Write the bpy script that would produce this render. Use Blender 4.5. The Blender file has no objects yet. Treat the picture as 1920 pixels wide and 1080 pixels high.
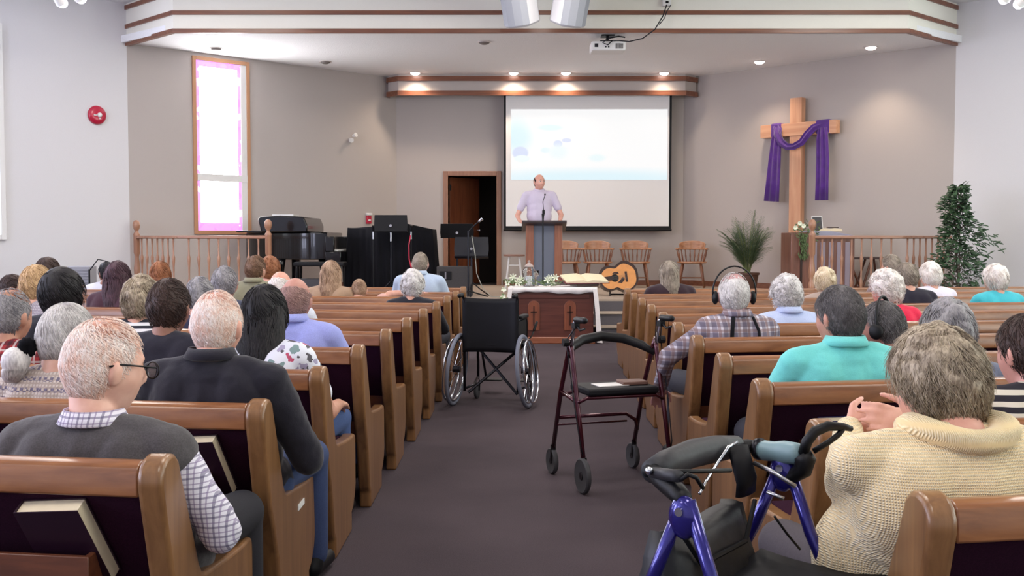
import bpy, bmesh, math, random
import numpy as np
from mathutils import Vector, Matrix, noise as mnoise

PI = math.pi
R = math.radians
scene = bpy.context.scene
COL = scene.collection

# ------------------------------------------------------------------ camera, world, exposure
F, HZ, CZ = 1975.0, 446.0, 1.36
PITCH = math.atan((540 - HZ) / F)
cam_d = bpy.data.cameras.new('camera')
cam_d.sensor_width = 36
cam_d.lens = F / 1920 * 36
cam = bpy.data.objects.new('camera', cam_d)
COL.objects.link(cam)
cam.location = (0, 0, CZ)
cam.rotation_euler = (PI / 2 - PITCH, 0, 0)
cam_d.clip_start = 0.05
scene.camera = cam
scene.view_settings.view_transform = 'Standard'
scene.view_settings.look = 'None'
scene.view_settings.gamma = 1
scene.view_settings.use_curve_mapping = False
scene.view_settings.exposure = 0.12
world = bpy.data.worlds.new('world')
scene.world = world
world.use_nodes = True
world.node_tree.nodes['Background'].inputs[0].default_value = (0.75, 0.85, 1.0, 1)
world.node_tree.nodes['Background'].inputs[1].default_value = 0.6


def area_light(name, loc, rot, sx, sy, power, col):
    l = bpy.data.lights.new(name, 'AREA')
    l.shape = 'RECTANGLE'
    l.size, l.size_y, l.energy, l.color = sx, sy, power, col
    o = bpy.data.objects.new(name, l)
    COL.objects.link(o)
    o.location, o.rotation_euler = loc, rot
    return o


# daylight entering through the tall side windows of the nave (left is cool, right is a little greener)
for yy in (-1.0, 3.0, 7.0):
    area_light('window_daylight', (-9.55, yy, 2.7), (0, -PI / 2, 0), 3.2, 1.8, 200, (0.72, 0.74, 1.0))
    area_light('window_daylight', (10.35, yy, 2.7), (0, PI / 2, 0), 3.2, 1.8, 120, (0.88, 1.0, 0.90))
area_light('window_daylight', (-7.65, 13.1, 3.0), (0, -PI / 2, -PI / 4), 2.8, 1.5, 75, (0.72, 0.76, 1.0))
area_light('window_daylight', (8.55, 13.1, 3.0), (0, PI / 2, PI / 4), 2.8, 1.5, 60, (0.84, 1.0, 0.90))
# unseen area lights under the nave ceiling, added to brighten the room
ADDED_LAMPS = [(x, y) for y in (0.5, 4.5, 8.5, 12.2) for x in (-4.0, 0.4, 4.8)]
for (x, y) in ADDED_LAMPS:
    area_light('added_ceiling_fill', (x, y, 4.66), (0, 0, 0), 1.15, 1.15, 40 if y < 12 else 55, (1.0, 0.92, 0.84))


# ------------------------------------------------------------------ pixel -> world
def ray(px, py):
    u, v = (px - 960) / F, (540 - py) / F
    c, s = math.cos(PITCH), math.sin(PITCH)
    return Vector((u, c + v * s, v * c - s))


def at(px, py, Y):
    r = ray(px, py)
    t = Y / r.y
    return Vector((r.x * t, Y, CZ + r.z * t))


def atz(px, py, z):
    r = ray(px, py)
    t = (z - CZ) / r.z
    return Vector((r.x * t, r.y * t, z))


def atwall(px, py, A, B):
    r = ray(px, py)
    nx, ny = (B[1] - A[1]), -(B[0] - A[0])
    t = (nx * A[0] + ny * A[1]) / (nx * r.x + ny * r.y)
    return Vector((r.x * t, r.y * t, CZ + r.z * t))


# ------------------------------------------------------------------ materials
def lin(c):
    c = c / 255.0
    return c / 12.92 if c <= 0.04045 else ((c + 0.055) / 1.055) ** 2.4


def C(r, g, b):
    return (lin(r), lin(g), lin(b), 1)


class NT:
    def __init__(s, name):
        s.m = bpy.data.materials.new(name)
        s.m.use_nodes = True
        s.t = s.m.node_tree
        s.b = s.t.nodes['Principled BSDF']

    def n(s, typ, **kw):
        x = s.t.nodes.new(typ)
        for k, v in kw.items():
            if k.startswith('_'):
                x.inputs[k[1:].replace('_', ' ')].default_value = v
            else:
                setattr(x, k, v)
        return x

    def l(s, a, ao, b, bi):
        s.t.links.new(a.outputs[ao], b.inputs[bi])

    def coords(s, scale=(1, 1, 1), rot=(0, 0, 0), out='Object'):
        tc = s.n('ShaderNodeTexCoord')
        mp = s.n('ShaderNodeMapping')
        mp.inputs['Scale'].default_value = scale
        mp.inputs['Rotation'].default_value = rot
        s.l(tc, out, mp, 'Vector')
        return mp

    def ramp(s, stops, src, so, interp='LINEAR'):
        r = s.n('ShaderNodeValToRGB')
        e = r.color_ramp.elements
        r.color_ramp.interpolation = interp
        while len(e) > 1:
            e.remove(e[-1])
        e[0].position, e[0].color = stops[0]
        for p, c in stops[1:]:
            k = e.new(p)
            k.color = c
        s.l(src, so, r, 'Fac')
        return r

    def bump(s, src, so, strength=.3, dist=.01):
        b = s.n('ShaderNodeBump')
        b.inputs['Strength'].default_value = strength
        b.inputs['Distance'].default_value = dist
        s.l(src, so, b, 'Height')
        s.l(b, 'Normal', s.b, 'Normal')


def mat(name, col, rough=.5, metal=0, spec=.5, noise_scale=0, noise_amt=.1, bump=0, sheen=0, coat=0, bdist=.01):
    k = NT(name)
    k.b.inputs['Base Color'].default_value = col
    k.b.inputs['Roughness'].default_value = rough
    k.b.inputs['Metallic'].default_value = metal
    k.b.inputs['Specular IOR Level'].default_value = spec
    k.b.inputs['Sheen Weight'].default_value = sheen
    k.b.inputs['Coat Weight'].default_value = coat
    if noise_scale:
        mp = k.coords()
        n = k.n('ShaderNodeTexNoise', _Scale=noise_scale, _Detail=4.0)
        k.l(mp, 'Vector', n, 'Vector')
        d = tuple(max(0, c * (1 - noise_amt)) for c in col[:3]) + (1,)
        e = tuple(min(1, c * (1 + noise_amt)) for c in col[:3]) + (1,)
        r = k.ramp([(.3, d), (.7, e)], n, 'Fac')
        k.l(r, 'Color', k.b, 'Base Color')
        if bump:
            k.bump(n, 'Fac', bump, bdist)
    return k.m


def wood(name, dark, light, rough=.3, axis=0, scale=3.0, coat=.3):
    k = NT(name)
    sc = [14 * scale / 3] * 3
    sc[axis] = .9 * scale / 3
    mp = k.coords(tuple(sc))
    n = k.n('ShaderNodeTexNoise', _Scale=1.6, _Detail=6.0, _Roughness=.6, _Distortion=.6)
    k.l(mp, 'Vector', n, 'Vector')
    r = k.ramp([(.3, dark), (.72, light)], n, 'Fac')
    k.l(r, 'Color', k.b, 'Base Color')
    k.b.inputs['Roughness'].default_value = rough
    k.b.inputs['Coat Weight'].default_value = coat
    k.b.inputs['Coat Roughness'].default_value = .22
    k.bump(n, 'Fac', .06, .004)
    return k.m


def emit(name, col, strength, base=(0.8, 0.8, 0.8, 1)):
    k = NT(name)
    k.b.inputs['Base Color'].default_value = base
    k.b.inputs['Emission Color'].default_value = col
    k.b.inputs['Emission Strength'].default_value = strength
    return k.m


M = {}
M['wall_stage'] = mat('wall_paint_taupe', C(186, 177, 172), .85, noise_scale=160, noise_amt=.02, bump=.12, bdist=.004)
M['wall_nave'] = mat('wall_paint_pale', C(222, 220, 222), .85, noise_scale=160, noise_amt=.02, bump=.12, bdist=.004)
M['ceil'] = mat('ceiling_stipple', C(244, 244, 246), .9, noise_scale=60, noise_amt=.03, bump=.6, bdist=.01)
M['fascia'] = mat('fascia_paint', C(240, 237, 226), .8, noise_scale=120, noise_amt=.015)
M['trim'] = wood('trim_wood', C(104, 60, 44), C(140, 88, 62), .4, 0)
M['trim_z'] = wood('door_trim_wood', C(136, 96, 76), C(165, 120, 96), .45, 2)
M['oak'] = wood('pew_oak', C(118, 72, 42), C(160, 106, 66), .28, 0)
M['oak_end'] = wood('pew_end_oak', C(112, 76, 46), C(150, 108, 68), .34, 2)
M['oak_dark'] = wood('pew_oak_dark', C(84, 46, 30), C(116, 66, 42), .4, 0)  # darker oak for the bottom rails, legs and racks
M['uph'] = mat('pew_upholstery', C(46, 15, 36), .95, spec=.15, noise_scale=300, noise_amt=.25, bump=.3, bdist=.002)
M['black'] = mat('black_plastic', C(12, 12, 16), .5, spec=.3)
M['gloss_black'] = mat('black_lacquer', C(7, 7, 10), .16, spec=.35, coat=.25)
M['metal'] = mat('brushed_metal', C(190, 190, 195), .3, 1)
M['darkmetal'] = mat('dark_metal', C(40, 40, 46), .35, .8)
M['white'] = mat('white_paint', C(232, 230, 228), .5)
M['rubber'] = mat('rubber', C(60, 60, 64), .7)


# ------------------------------------------------------------------ mesh builder
def _tmpl(nu=20, nv=12):
    V, Fc = [(0, 0, 1)], []
    for i in range(1, nv):
        a = PI * i / nv
        for j in range(nu):
            b = 2 * PI * j / nu
            V.append((math.sin(a) * math.cos(b), math.sin(a) * math.sin(b), math.cos(a)))
    V.append((0, 0, -1))
    last = len(V) - 1
    for j in range(nu):
        Fc.append((0, 1 + j, 1 + (j + 1) % nu))
        for i in range(nv - 2):
            a = 1 + i * nu + j
            b = 1 + i * nu + (j + 1) % nu
            Fc.append((a, a + nu, b + nu, b))
        Fc.append((last, 1 + (nv - 2) * nu + (j + 1) % nu, 1 + (nv - 2) * nu + j))
    return np.array(V, dtype=float), Fc


TS = _tmpl()
TL = _tmpl(12, 8)


def basis(d):
    d = np.array(d, dtype=float)
    d /= max(1e-9, np.linalg.norm(d))
    a = np.array([0, 0, 1.0]) if abs(d[2]) < .9 else np.array([0, 1.0, 0])
    x = np.cross(a, d)
    x /= np.linalg.norm(x)
    return np.array([x, np.cross(d, x), d])


class MB:
    def __init__(s):
        s.v, s.f, s.n = [], [], 0
        s.mi, s.cur = [], 0

    def add(s, V, Fs):
        V = np.asarray(V, dtype=float)
        s.v.append(V)
        s.f += [tuple(i + s.n for i in f) for f in Fs]
        s.mi += [s.cur] * len(Fs)
        s.n += len(V)
        return s

    def box(s, c, size, rz=0, rot=None):
        h = np.array(size) / 2.0
        V = np.array([[x, y, z] for x in (-1, 1) for y in (-1, 1) for z in (-1, 1)]) * h
        if rot is not None:
            V = V @ np.array(rot).T
        if rz:
            c_, s_ = math.cos(rz), math.sin(rz)
            V = V @ np.array([[c_, s_, 0], [-s_, c_, 0], [0, 0, 1]])
        V = V + np.array(c)
        return s.add(V, [(0, 1, 3, 2), (4, 6, 7, 5), (0, 4, 5, 1), (2, 3, 7, 6), (0, 2, 6, 4), (1, 5, 7, 3)])

    def box2(s, a, b):
        a, b = np.array(a, float), np.array(b, float)
        return s.box((a + b) / 2, np.abs(b - a))

    def ell(s, c, r, rot=None, t=None):
        V, Fs = t or TS
        V = V * np.array(r)
        if rot is not None:
            V = V @ np.array(rot).T
        return s.add(V + np.array(c), Fs)

    def cap(s, p0, p1, r0, r1, flat=None, t=None):
        V, Fs = t or TS
        p0, p1 = np.array(p0, float), np.array(p1, float)
        B = basis(p1 - p0)
        top = V[:, 2] >= 0
        W = V.copy()
        W[top] *= r1
        W[~top] *= r0
        if flat is not None:
            W[:, 1] *= flat
        out = W @ B
        out[top] += p1
        out[~top] += p0
        return s.add(out, Fs)

    def cyl(s, p0, p1, r0, r1=None, n=16):
        r1 = r0 if r1 is None else r1
        p0, p1 = np.array(p0, float), np.array(p1, float)
        B = basis(p1 - p0)
        a = np.arange(n) * 2 * PI / n
        ring = np.outer(np.cos(a), B[0]) + np.outer(np.sin(a), B[1])
        V = np.vstack([p0 + ring * r0, p1 + ring * r1])
        Fs = [(i, (i + 1) % n, n + (i + 1) % n, n + i) for i in range(n)]
        Fs += [tuple(range(n - 1, -1, -1)), tuple(range(n, 2 * n))]
        return s.add(V, Fs)

    def tube(s, path, r, n=10, closed=False, flat=1.0):
        P = np.array([list(p) for p in path], float)
        m = len(P)
        rr = np.full(m, r) if np.isscalar(r) else np.array(r, float)
        T = np.zeros_like(P)
        for i in range(m):
            a = P[(i - 1) % m] if (closed or i > 0) else P[i]
            b = P[(i + 1) % m] if (closed or i < m - 1) else P[i]
            T[i] = b - a
            T[i] /= max(1e-9, np.linalg.norm(T[i]))
        x = basis(T[0])[0]
        V = []
        ang = np.arange(n) * 2 * PI / n
        for i in range(m):
            x = x - T[i] * np.dot(x, T[i])
            nn = np.linalg.norm(x)
            x = x / nn if nn > 1e-6 else basis(T[i])[0]
            y = np.cross(T[i], x)
            V.append(P[i] + rr[i] * (np.outer(np.cos(ang), x) + flat * np.outer(np.sin(ang), y)))
        V = np.vstack(V)
        Fs = []
        mm = m if closed else m - 1
        for i in range(mm):
            for j in range(n):
                a, b = i * n + j, i * n + (j + 1) % n
                c, d = ((i + 1) % m) * n + (j + 1) % n, ((i + 1) % m) * n + j
                Fs.append((a, b, c, d))
        if not closed:
            Fs += [tuple(range(n - 1, -1, -1)), tuple(range((m - 1) * n, m * n))]
        return s.add(V, Fs)

    def lathe(s, prof, o=(0, 0, 0), n=16, axis=(0, 0, 1)):
        o = np.array(o, float)
        B = basis(axis)
        V, Fs = [], []
        for (r, h) in prof:
            for j in range(n):
                a = 2 * PI * j / n
                V.append(o + B[0] * r * math.cos(a) + B[1] * r * math.sin(a) + B[2] * h)
        for i in range(len(prof) - 1):
            for j in range(n):
                Fs.append((i * n + j, i * n + (j + 1) % n, (i + 1) * n + (j + 1) % n, (i + 1) * n + j))
        Fs += [tuple(range(n - 1, -1, -1)), tuple(range((len(prof) - 1) * n, len(prof) * n))]
        return s.add(np.array(V), Fs)

    def prism(s, poly, a, b, axis='x'):
        """poly: 2D points; extruded from a to b along axis. x: (y,z); y: (x,z); z: (x,y)"""
        n = len(poly)
        V = []
        for h in (a, b):
            for (p, q) in poly:
                V.append({'x': (h, p, q), 'y': (p, h, q), 'z': (p, q, h)}[axis])
        Fs = [tuple(range(n)), tuple(range(2 * n - 1, n - 1, -1))]
        Fs += [(i, n + i, n + (i + 1) % n, (i + 1) % n) for i in range(n)]
        return s.add(np.array(V), Fs)

    def verts(s):
        return np.vstack(s.v) if s.v else np.zeros((0, 3))

    def build(s, name, m, parent=None, world=False, smooth=False, bevel=0, remesh=0, smooth_it=0, sub=0, displace=None, shear=None, bseg=2):
        V = s.verts()
        if shear is not None:
            V = shear(V)
        if world and parent is not None:
            mw = Matrix.LocRotScale(parent.location, parent.rotation_euler, None).inverted()
            A = np.array(mw)
            V = V @ A[:3, :3].T + A[:3, 3]
        me = bpy.data.meshes.new(name)
        me.from_pydata(V.tolist(), [], s.f)
        ms = m if isinstance(m, (list, tuple)) else [m]
        for x in ms:
            me.materials.append(x)
        if len(ms) > 1:
            me.polygons.foreach_set('material_index', s.mi)
        bm = bmesh.new()
        bm.from_mesh(me)
        bmesh.ops.recalc_face_normals(bm, faces=bm.faces)
        bm.to_mesh(me)
        bm.free()
        o = bpy.data.objects.new(name, me)
        COL.objects.link(o)
        if parent is not None:
            o.parent = parent
        if remesh:
            md = o.modifiers.new('remesh', 'REMESH')
            md.mode = 'VOXEL'
            md.voxel_size = remesh
            md.use_smooth_shade = True
        if smooth_it:
            md = o.modifiers.new('smooth', 'SMOOTH')
            md.factor = .5
            md.iterations = smooth_it
        if displace:
            tx = bpy.data.textures.new(name + '_folds', 'CLOUDS')
            tx.noise_scale = displace[0]
            md = o.modifiers.new('folds', 'DISPLACE')
            md.texture = tx
            md.strength = displace[1]
            md.mid_level = .5
            md.texture_coords = 'LOCAL'
        if bevel:
            md = o.modifiers.new('bevel', 'BEVEL')
            md.width = bevel
            md.segments = bseg
            md.limit_method = 'ANGLE'
            md.angle_limit = R(40)
            md.harden_normals = False
        if sub:
            md = o.modifiers.new('sub', 'SUBSURF')
            md.levels = md.render_levels = sub
        if smooth or bevel:
            me.polygons.foreach_set('use_smooth', [True] * len(me.polygons))
            if bevel or smooth == 'auto':
                try:
                    me.set_sharp_from_angle(angle=R(40))
                except Exception:
                    pass
        return o


def empty(name, loc=(0, 0, 0), rz=0, label=None, cat=None, group=None):
    o = bpy.data.objects.new(name, None)
    COL.objects.link(o)
    o.location = loc
    o.rotation_euler = (0, 0, rz)
    o.empty_display_size = .1
    tag(o, label, cat, group)
    return o


def tag(o, label=None, cat=None, group=None, kind=None):
    if label:
        o['label'] = label
    if cat:
        o['category'] = cat
    if group:
        o['group'] = group
    if kind:
        o['kind'] = kind
    return o


def struct(o):
    o['kind'] = 'structure'
    return o


def copy_tree(o, parent=None):
    c = o.copy()
    COL.objects.link(c)
    c.parent = parent
    for ch in list(o.children):
        copy_tree(ch, c)
    return c


# ------------------------------------------------------------------ room
SZ = 0.51          # stage floor height
NZ = 4.77          # nave ceiling
GZ = 4.20          # stage ceiling
YB = 18.9          # stage back wall
Cl, Cr = (-5.63, 15.54), (6.49, 15.54)
Bl, Br = (-2.06, YB), (3.06, YB)
Nl, Nr = (-9.7, 11.47), (10.5, 11.53)


def wall(name, A, B, z0, z1, m, th=.15, side=1):
    A, B = np.array(A, float), np.array(B, float)
    d = (B - A) / np.linalg.norm(B - A)
    n = np.array([-d[1], d[0]]) * side
    P = [A, B, B + n * th, A + n * th]
    b = MB().prism([tuple(p) for p in P], z0, z1, 'z')
    return struct(b.build(name, m))


struct(MB().box2((-10.2, -4.2, -.12), (11, 20.5, 0)).build('floor', None))
# carpet
k = NT('carpet')
mp = k.coords()
n1 = k.n('ShaderNodeTexNoise', _Scale=220.0, _Detail=3.0)
n2 = k.n('ShaderNodeTexNoise', _Scale=1.3, _Detail=3.0)
k.l(mp, 'Vector', n1, 'Vector')
k.l(mp, 'Vector', n2, 'Vector')
mx = k.n('ShaderNodeMix', data_type='FLOAT')
mx.inputs[0].default_value = .35
k.l(n1, 'Fac', mx, 2)
k.l(n2, 'Fac', mx, 3)
r = k.ramp([(.3, C(60, 53, 58)), (.7, C(86, 76, 82))], mx, 0)
k.l(r, 'Color', k.b, 'Base Color')
k.b.inputs['Roughness'].default_value = .95
k.b.inputs['Specular IOR Level'].default_value = .15
k.bump(n1, 'Fac', .5, .004)
M['carpet'] = k.m
bpy.data.objects['floor'].data.materials.clear()
bpy.data.objects['floor'].data.materials.append(M['carpet'])
M['stage_carpet_lit'] = mat('stage_carpet_lit', C(176, 160, 146), .95, spec=.1, noise_scale=260, noise_amt=.15, bump=.4, bdist=.003)  # light on treads and stage floor is put into this paler colour
M['riser'] = mat('stage_carpet_shaded', C(96, 92, 98), .95, spec=.1, noise_scale=260, noise_amt=.15)  # darker carpet copy, shade of the risers put into the colour

# stage platform and steps
EX0, EX1 = -4.35, 5.1
poly = [(EX0, 14.66), (EX1, 14.66), (6.6, 15.6), (6.6, 19), (-5.75, 19), (-5.75, 15.6)]
o = struct(MB().prism(poly, 0, SZ - .03, 'z').build('trim_1', M['riser']))
o = struct(MB().prism(poly, SZ - .03, SZ, 'z').build('trim_2', M['stage_carpet_lit']))
for i, (y, z) in enumerate(((14.06, .17), (14.36, .34))):
    struct(MB().box2((EX0 + .2, y, 0), (EX1 - .2, 14.7, z - .02)).build('trim_%d' % (3 + 2 * i), M['riser']))
    struct(MB().box2((EX0 + .2, y - .02, z - .02), (EX1 - .2, 14.69, z)).build('trim_%d' % (4 + 2 * i), M['stage_carpet_lit']))

wall('wall_left', Nl, Cl, 0, NZ, M['wall_nave'], side=1)
wall('wall_right', Cr, Nr, 0, NZ, M['wall_nave'], side=1)
wall('wall_stage_left', Cl, Bl, SZ - .1, GZ, M['wall_stage'], side=1)
wall('wall_stage_right', Br, Cr, SZ - .1, GZ, M['wall_stage'], side=1)
wall('wall_side_left', (-9.7, -4), Nl, 0, NZ, M['wall_nave'], side=1)
wall('wall_side_right', Nr, (10.5, -4), 0, NZ, M['wall_nave'], side=1)
wall('wall_rear', (10.5, -4), (-9.7, -4), 0, NZ, M['wall_nave'], side=1)
# back wall with the doorway
dl, dr = at(840, 330, YB), at(931, 330, YB)
DZ = dl.z
for i, (a, b, z0, z1) in enumerate(((Bl[0] - .1, dl.x, SZ - .1, GZ), (dl.x, dr.x, DZ, GZ), (dr.x, Br[0] + .1, SZ - .1, GZ))):
    struct(MB().box2((a, YB, z0), (b, YB + .15, z1)).build(('wall_back', 'wall_back_lintel', 'wall_back_right')[i], M['wall_stage']))
# dark room behind
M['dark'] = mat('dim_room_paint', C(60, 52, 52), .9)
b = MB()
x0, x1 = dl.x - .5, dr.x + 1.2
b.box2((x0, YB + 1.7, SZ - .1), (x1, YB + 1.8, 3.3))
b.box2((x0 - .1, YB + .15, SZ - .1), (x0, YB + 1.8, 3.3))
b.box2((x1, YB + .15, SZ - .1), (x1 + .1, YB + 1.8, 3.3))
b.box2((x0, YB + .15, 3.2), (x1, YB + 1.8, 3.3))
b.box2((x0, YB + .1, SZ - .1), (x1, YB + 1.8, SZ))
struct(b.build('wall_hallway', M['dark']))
# ceilings
struct(MB().box2((-10.2, -4.2, NZ), (11, 15.6, NZ + .12)).build('ceiling', M['ceil']))
FY = 14.57
fl, fr = at(325, 60, FY), at(1703, 60, FY)
cpoly = [(fl.x, FY + .02), (fr.x, FY + .02), (Cr[0] + .1, Cr[1] - .02), (Cr[0] + .1, 19.1), (Cl[0] - .1, 19.1), (Cl[0] - .1, Cl[1] - .02)]
struct(MB().prism(cpoly, GZ, GZ + .1, 'z').build('ceiling_stage', M['ceil']))
# fascia bulkhead
th = .08


def strip(name, pts, z0, z1, m, out, depth=.06):
    """a band running along plan polyline pts, protruding 'out' toward the camera"""
    b = MB()
    for (p, q) in zip(pts[:-1], pts[1:]):
        p, q = np.array(p), np.array(q)
        d = (q - p) / np.linalg.norm(q - p)
        n = np.array([d[1], -d[0]])
        e = d * out * .4
        b.prism([tuple(p - e + n * out), tuple(q + e + n * out), tuple(q + n * (out - depth)), tuple(p + n * (out - depth))], z0, z1, 'z')
    return struct(b.build(name, m))


fp = [(Cl[0], Cl[1]), (fl.x, FY), (fr.x, FY), (Cr[0], Cr[1])]
fz = lambda py: at(960, py, FY).z
strip('wall_bulkhead', fp, GZ, NZ, M['fascia'], 0)
strip('trim_7', fp, fz(62), fz(54), M['trim'], .025)
strip('trim_8', fp, fz(28), fz(20), M['trim'], .025)
strip('trim_9', fp, NZ - .09, NZ - .03, M['trim'], .025)
# valance box over the screen
VY = 18.45
v0, v1 = at(745, 160, VY).x, at(1285, 160, VY).x
vw0, vw1 = at(727, 160, VY + .32).x, at(1303, 160, VY + .32).x
vp = [(vw0, VY + .45), (vw0 + .02, VY + .2), (v0 + .02, VY), (v1, VY), (vw1, VY + .2), (vw1, VY + .45)]
vz = lambda py: at(960, py, VY).z
strip('trim_10', vp, vz(171), GZ, M['wall_stage'], 0)
strip('trim_11', vp, vz(179), vz(170), M['trim'], .03)
strip('trim_12', vp, vz(152), vz(143), M['trim'], .03)
# baseboards
strip('baseboard_left', [Cl, Bl], SZ, SZ + .09, M['trim'], .015, .02)
strip('baseboard_right', [Br, Cr], SZ, SZ + .09, M['trim'], .015, .02)
strip('baseboard_back', [(dr.x + .12, YB), Br], SZ, SZ + .09, M['trim'], .015, .02)

# doorway: trim and leaf
b = MB()
w = .085
b.box2((dl.x - w, YB - .03, SZ), (dl.x, YB + .17, DZ + w))
b.box2((dr.x, YB - .03, SZ), (dr.x + w, YB + .17, DZ + w))
b.box2((dl.x, YB - .03, DZ), (dr.x, YB + .17, DZ + w))
dtr = struct(b.build('trim_13', M['trim_z'], bevel=.006))
M['door'] = wood('door_veneer', C(96, 50, 32), C(130, 74, 48), .35, 2)
d1 = struct(MB().box2((0, 0, 0), (.80, .045, DZ - SZ - .02)).build('door_1', M['door'], bevel=.003))
d1.location = (dl.x + .02, YB + .17, SZ + .01)
d1.rotation_euler = (0, 0, R(50))
MB().cyl((.73, -.06, .98), (.73, 0, .98), .012).ell((.73, -.07, .98), (.03, .03, .03)).build('door_handle', M['metal'], d1, smooth=True)
MB().box2((-.015, -.01, 1.7), (.03, 0, 1.8)).box2((-.015, -.01, .2), (.03, 0, .3)).build('hinge', M['metal'], d1)

# stained-glass window on the left angled wall
wl = atwall(366, 112, Cl, Bl)
wr = atwall(460, 112, Cl, Bl)
wb = atwall(366, 432, Cl, Bl)
ang = math.atan2(Bl[1] - Cl[1], Bl[0] - Cl[0])
W_ = (Vector((wr.x, wr.y)) - Vector((wl.x, wl.y))).length
wz0 = wb.z
H_ = wl.z - wb.z
win = struct(empty('window_1', (wl.x, wl.y, wz0), ang))
b = MB()
t = .06
for (x0, x1, z0, z1) in ((-t, 0, -t, H_ + t), (W_, W_ + t, -t, H_ + t), (0, W_, H_, H_ + t), (0, W_, -t, 0)):
    b.box2((x0, -.03, z0), (x1, .0, z1))
b.build('window_frame', mat('window_frame_wood', C(190, 140, 104), .5), win, bevel=.005)
zr = H_ * (1 - (331 - 112) / 320.0)
MB().box2((0, -.028, zr - .06), (W_, -.002, zr + .05)).box2((W_ - .1, -.022, 0), (W_, -.002, H_)).build('window_sash', M['white'], win, bevel=.004)
k = NT('stained_glass')
tc = k.n('ShaderNodeTexCoord')
sp = k.n('ShaderNodeSeparateXYZ')
k.l(tc, 'Object', sp, 'Vector')


def band(axis, lo, hi):
    a = k.n('ShaderNodeMath', operation='LESS_THAN')
    a.inputs[1].default_value = lo
    k.l(sp, axis, a, 0)
    c = k.n('ShaderNodeMath', operation='GREATER_THAN')
    c.inputs[1].default_value = hi
    k.l(sp, axis, c, 0)
    m_ = k.n('ShaderNodeMath', operation='MAXIMUM')
    k.l(a, 0, m_, 0)
    k.l(c, 0, m_, 1)
    return m_


bx_, bz_ = band('X', .055, W_ - .155), band('Z', .12, H_ - .09)
mxx = k.n('ShaderNodeMath', operation='MAXIMUM')
k.l(bx_, 0, mxx, 0)
k.l(bz_, 0, mxx, 1)
nz = k.n('ShaderNodeTexVoronoi', _Scale=11.0)
k.l(tc, 'Object', nz, 'Vector')
rr_ = k.ramp([(0, (.75, .25, 1, 1)), (.35, (1, .3, .75, 1)), (.6, (.55, .3, 1, 1)), (.8, (1, .75, 1, 1))], nz, 'Color', 'CONSTANT')
mc = k.n('ShaderNodeMix', data_type='RGBA')
mc.inputs[6].default_value = (1, 1, 1, 1)
k.l(mxx, 0, mc, 0)
k.l(rr_, 'Color', mc, 7)
k.l(mc, 2, k.b, 'Emission Color')
k.l(mc, 2, k.b, 'Base Color')
ms = k.n('ShaderNodeMapRange')
ms.inputs[3].default_value = 16.0
ms.inputs[4].default_value = .9
k.l(mxx, 0, ms, 0)
k.l(ms, 0, k.b, 'Emission Strength')
MB().box2((0, -.012, 0), (W_ - .1, -.001, zr - .06)).box2((0, -.012, zr + .05), (W_ - .1, -.001, H_)).build('window_pane', k.m, win)

# other daylight windows of the nave: pale panes in white frames
M['sky_pane'] = emit('daylight_pane', (0.82, 0.93, 1.0, 1), 2.2)


def nave_window(n, x, y, z0, w, h, rz):
    o = struct(empty('window_%d' % n, (x, y, z0), rz))
    b = MB()
    t = .07
    for (x0, x1, a, c) in ((-w / 2 - t, -w / 2, -t, h + t), (w / 2, w / 2 + t, -t, h + t), (-w / 2, w / 2, h, h + t), (-w / 2, w / 2, -t, 0), (-.02, .02, 0, h)):
        b.box2((x0, -.05, a), (x1, 0, c))
    b.build('window_frame', M['white'], o, bevel=.005)
    MB().box2((-w / 2, -.02, 0), (w / 2, -.005, h)).build('window_pane', M['sky_pane'], o)


e = atwall(7, 250, Nl, Cl)
dv = Vector((Cl[0] - Nl[0], Cl[1] - Nl[1])).normalized()
wt, wbm = atwall(7, 55, Nl, Cl).z, atwall(7, 440, Nl, Cl).z
nave_window(2, e.x - dv.x * .8, e.y - dv.y * .8, wbm, 1.45, wt - wbm, PI / 4)
nave_window(3, 8.75, 13.28, 1.4, 1.45, 2.9, -PI / 4)
i = 4
for yy in (-1.0, 3.0, 7.0):
    nave_window(i, -9.695, yy, 1.1, 1.8, 3.2, PI / 2)
    nave_window(i + 1, 10.495, yy, 1.1, 1.8, 3.2, -PI / 2)
    i += 2
# glowing panels added out of view to house the ceiling area lights
M['lamp'] = emit('added_panel_diffuser', (1, .93, .82, 1), 4)
for n_, (x, y) in enumerate(ADDED_LAMPS):
    o = struct(empty('added_ceiling_panel', (x, y, NZ)))
    MB().box2((-.65, -.65, -.07), (.65, .65, 0)).build('added_panel_frame', M['white'], o)
    MB().box2((-.6, -.6, -.085), (.6, .6, -.07)).build('added_panel_diffuser', M['lamp'], o)

# ------------------------------------------------------------------ pews
PEW_H = .86
SL, SR = .147, .165            # how far the outer ends swing toward the stage (slope)
K0L, K0R, KS = 2.41, 2.04, .859
VPX = (1035 - 960) / F
endX_L = lambda d: -.93 + VPX * d
endX_R = lambda d: .769 + VPX * d
PLEN = 5.3
# side profile of an end panel: (y, z), y=0 is the rear of the rounded top
PROF = [(.0, .80), (.0, .83), (.012, .853), (.035, .868), (.065, .873), (.095, .866), (.12, .846), (.135, .81),
        (.205, .66), (.262, .535), (.285, .505), (.32, .492), (.5, .468), (.66, .452), (.74, .452), (.765, .445), (.775, .42),
        (.775, .20), (.755, .15), (.70, .10), (.66, .085), (.66, .0), (.25, .0), (.25, .085), (.215, .12), (.175, .30), (.125, .42), (.085, .50)]
PROF = [(y * 1.08, z * .972) for (y, z) in PROF]


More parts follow.
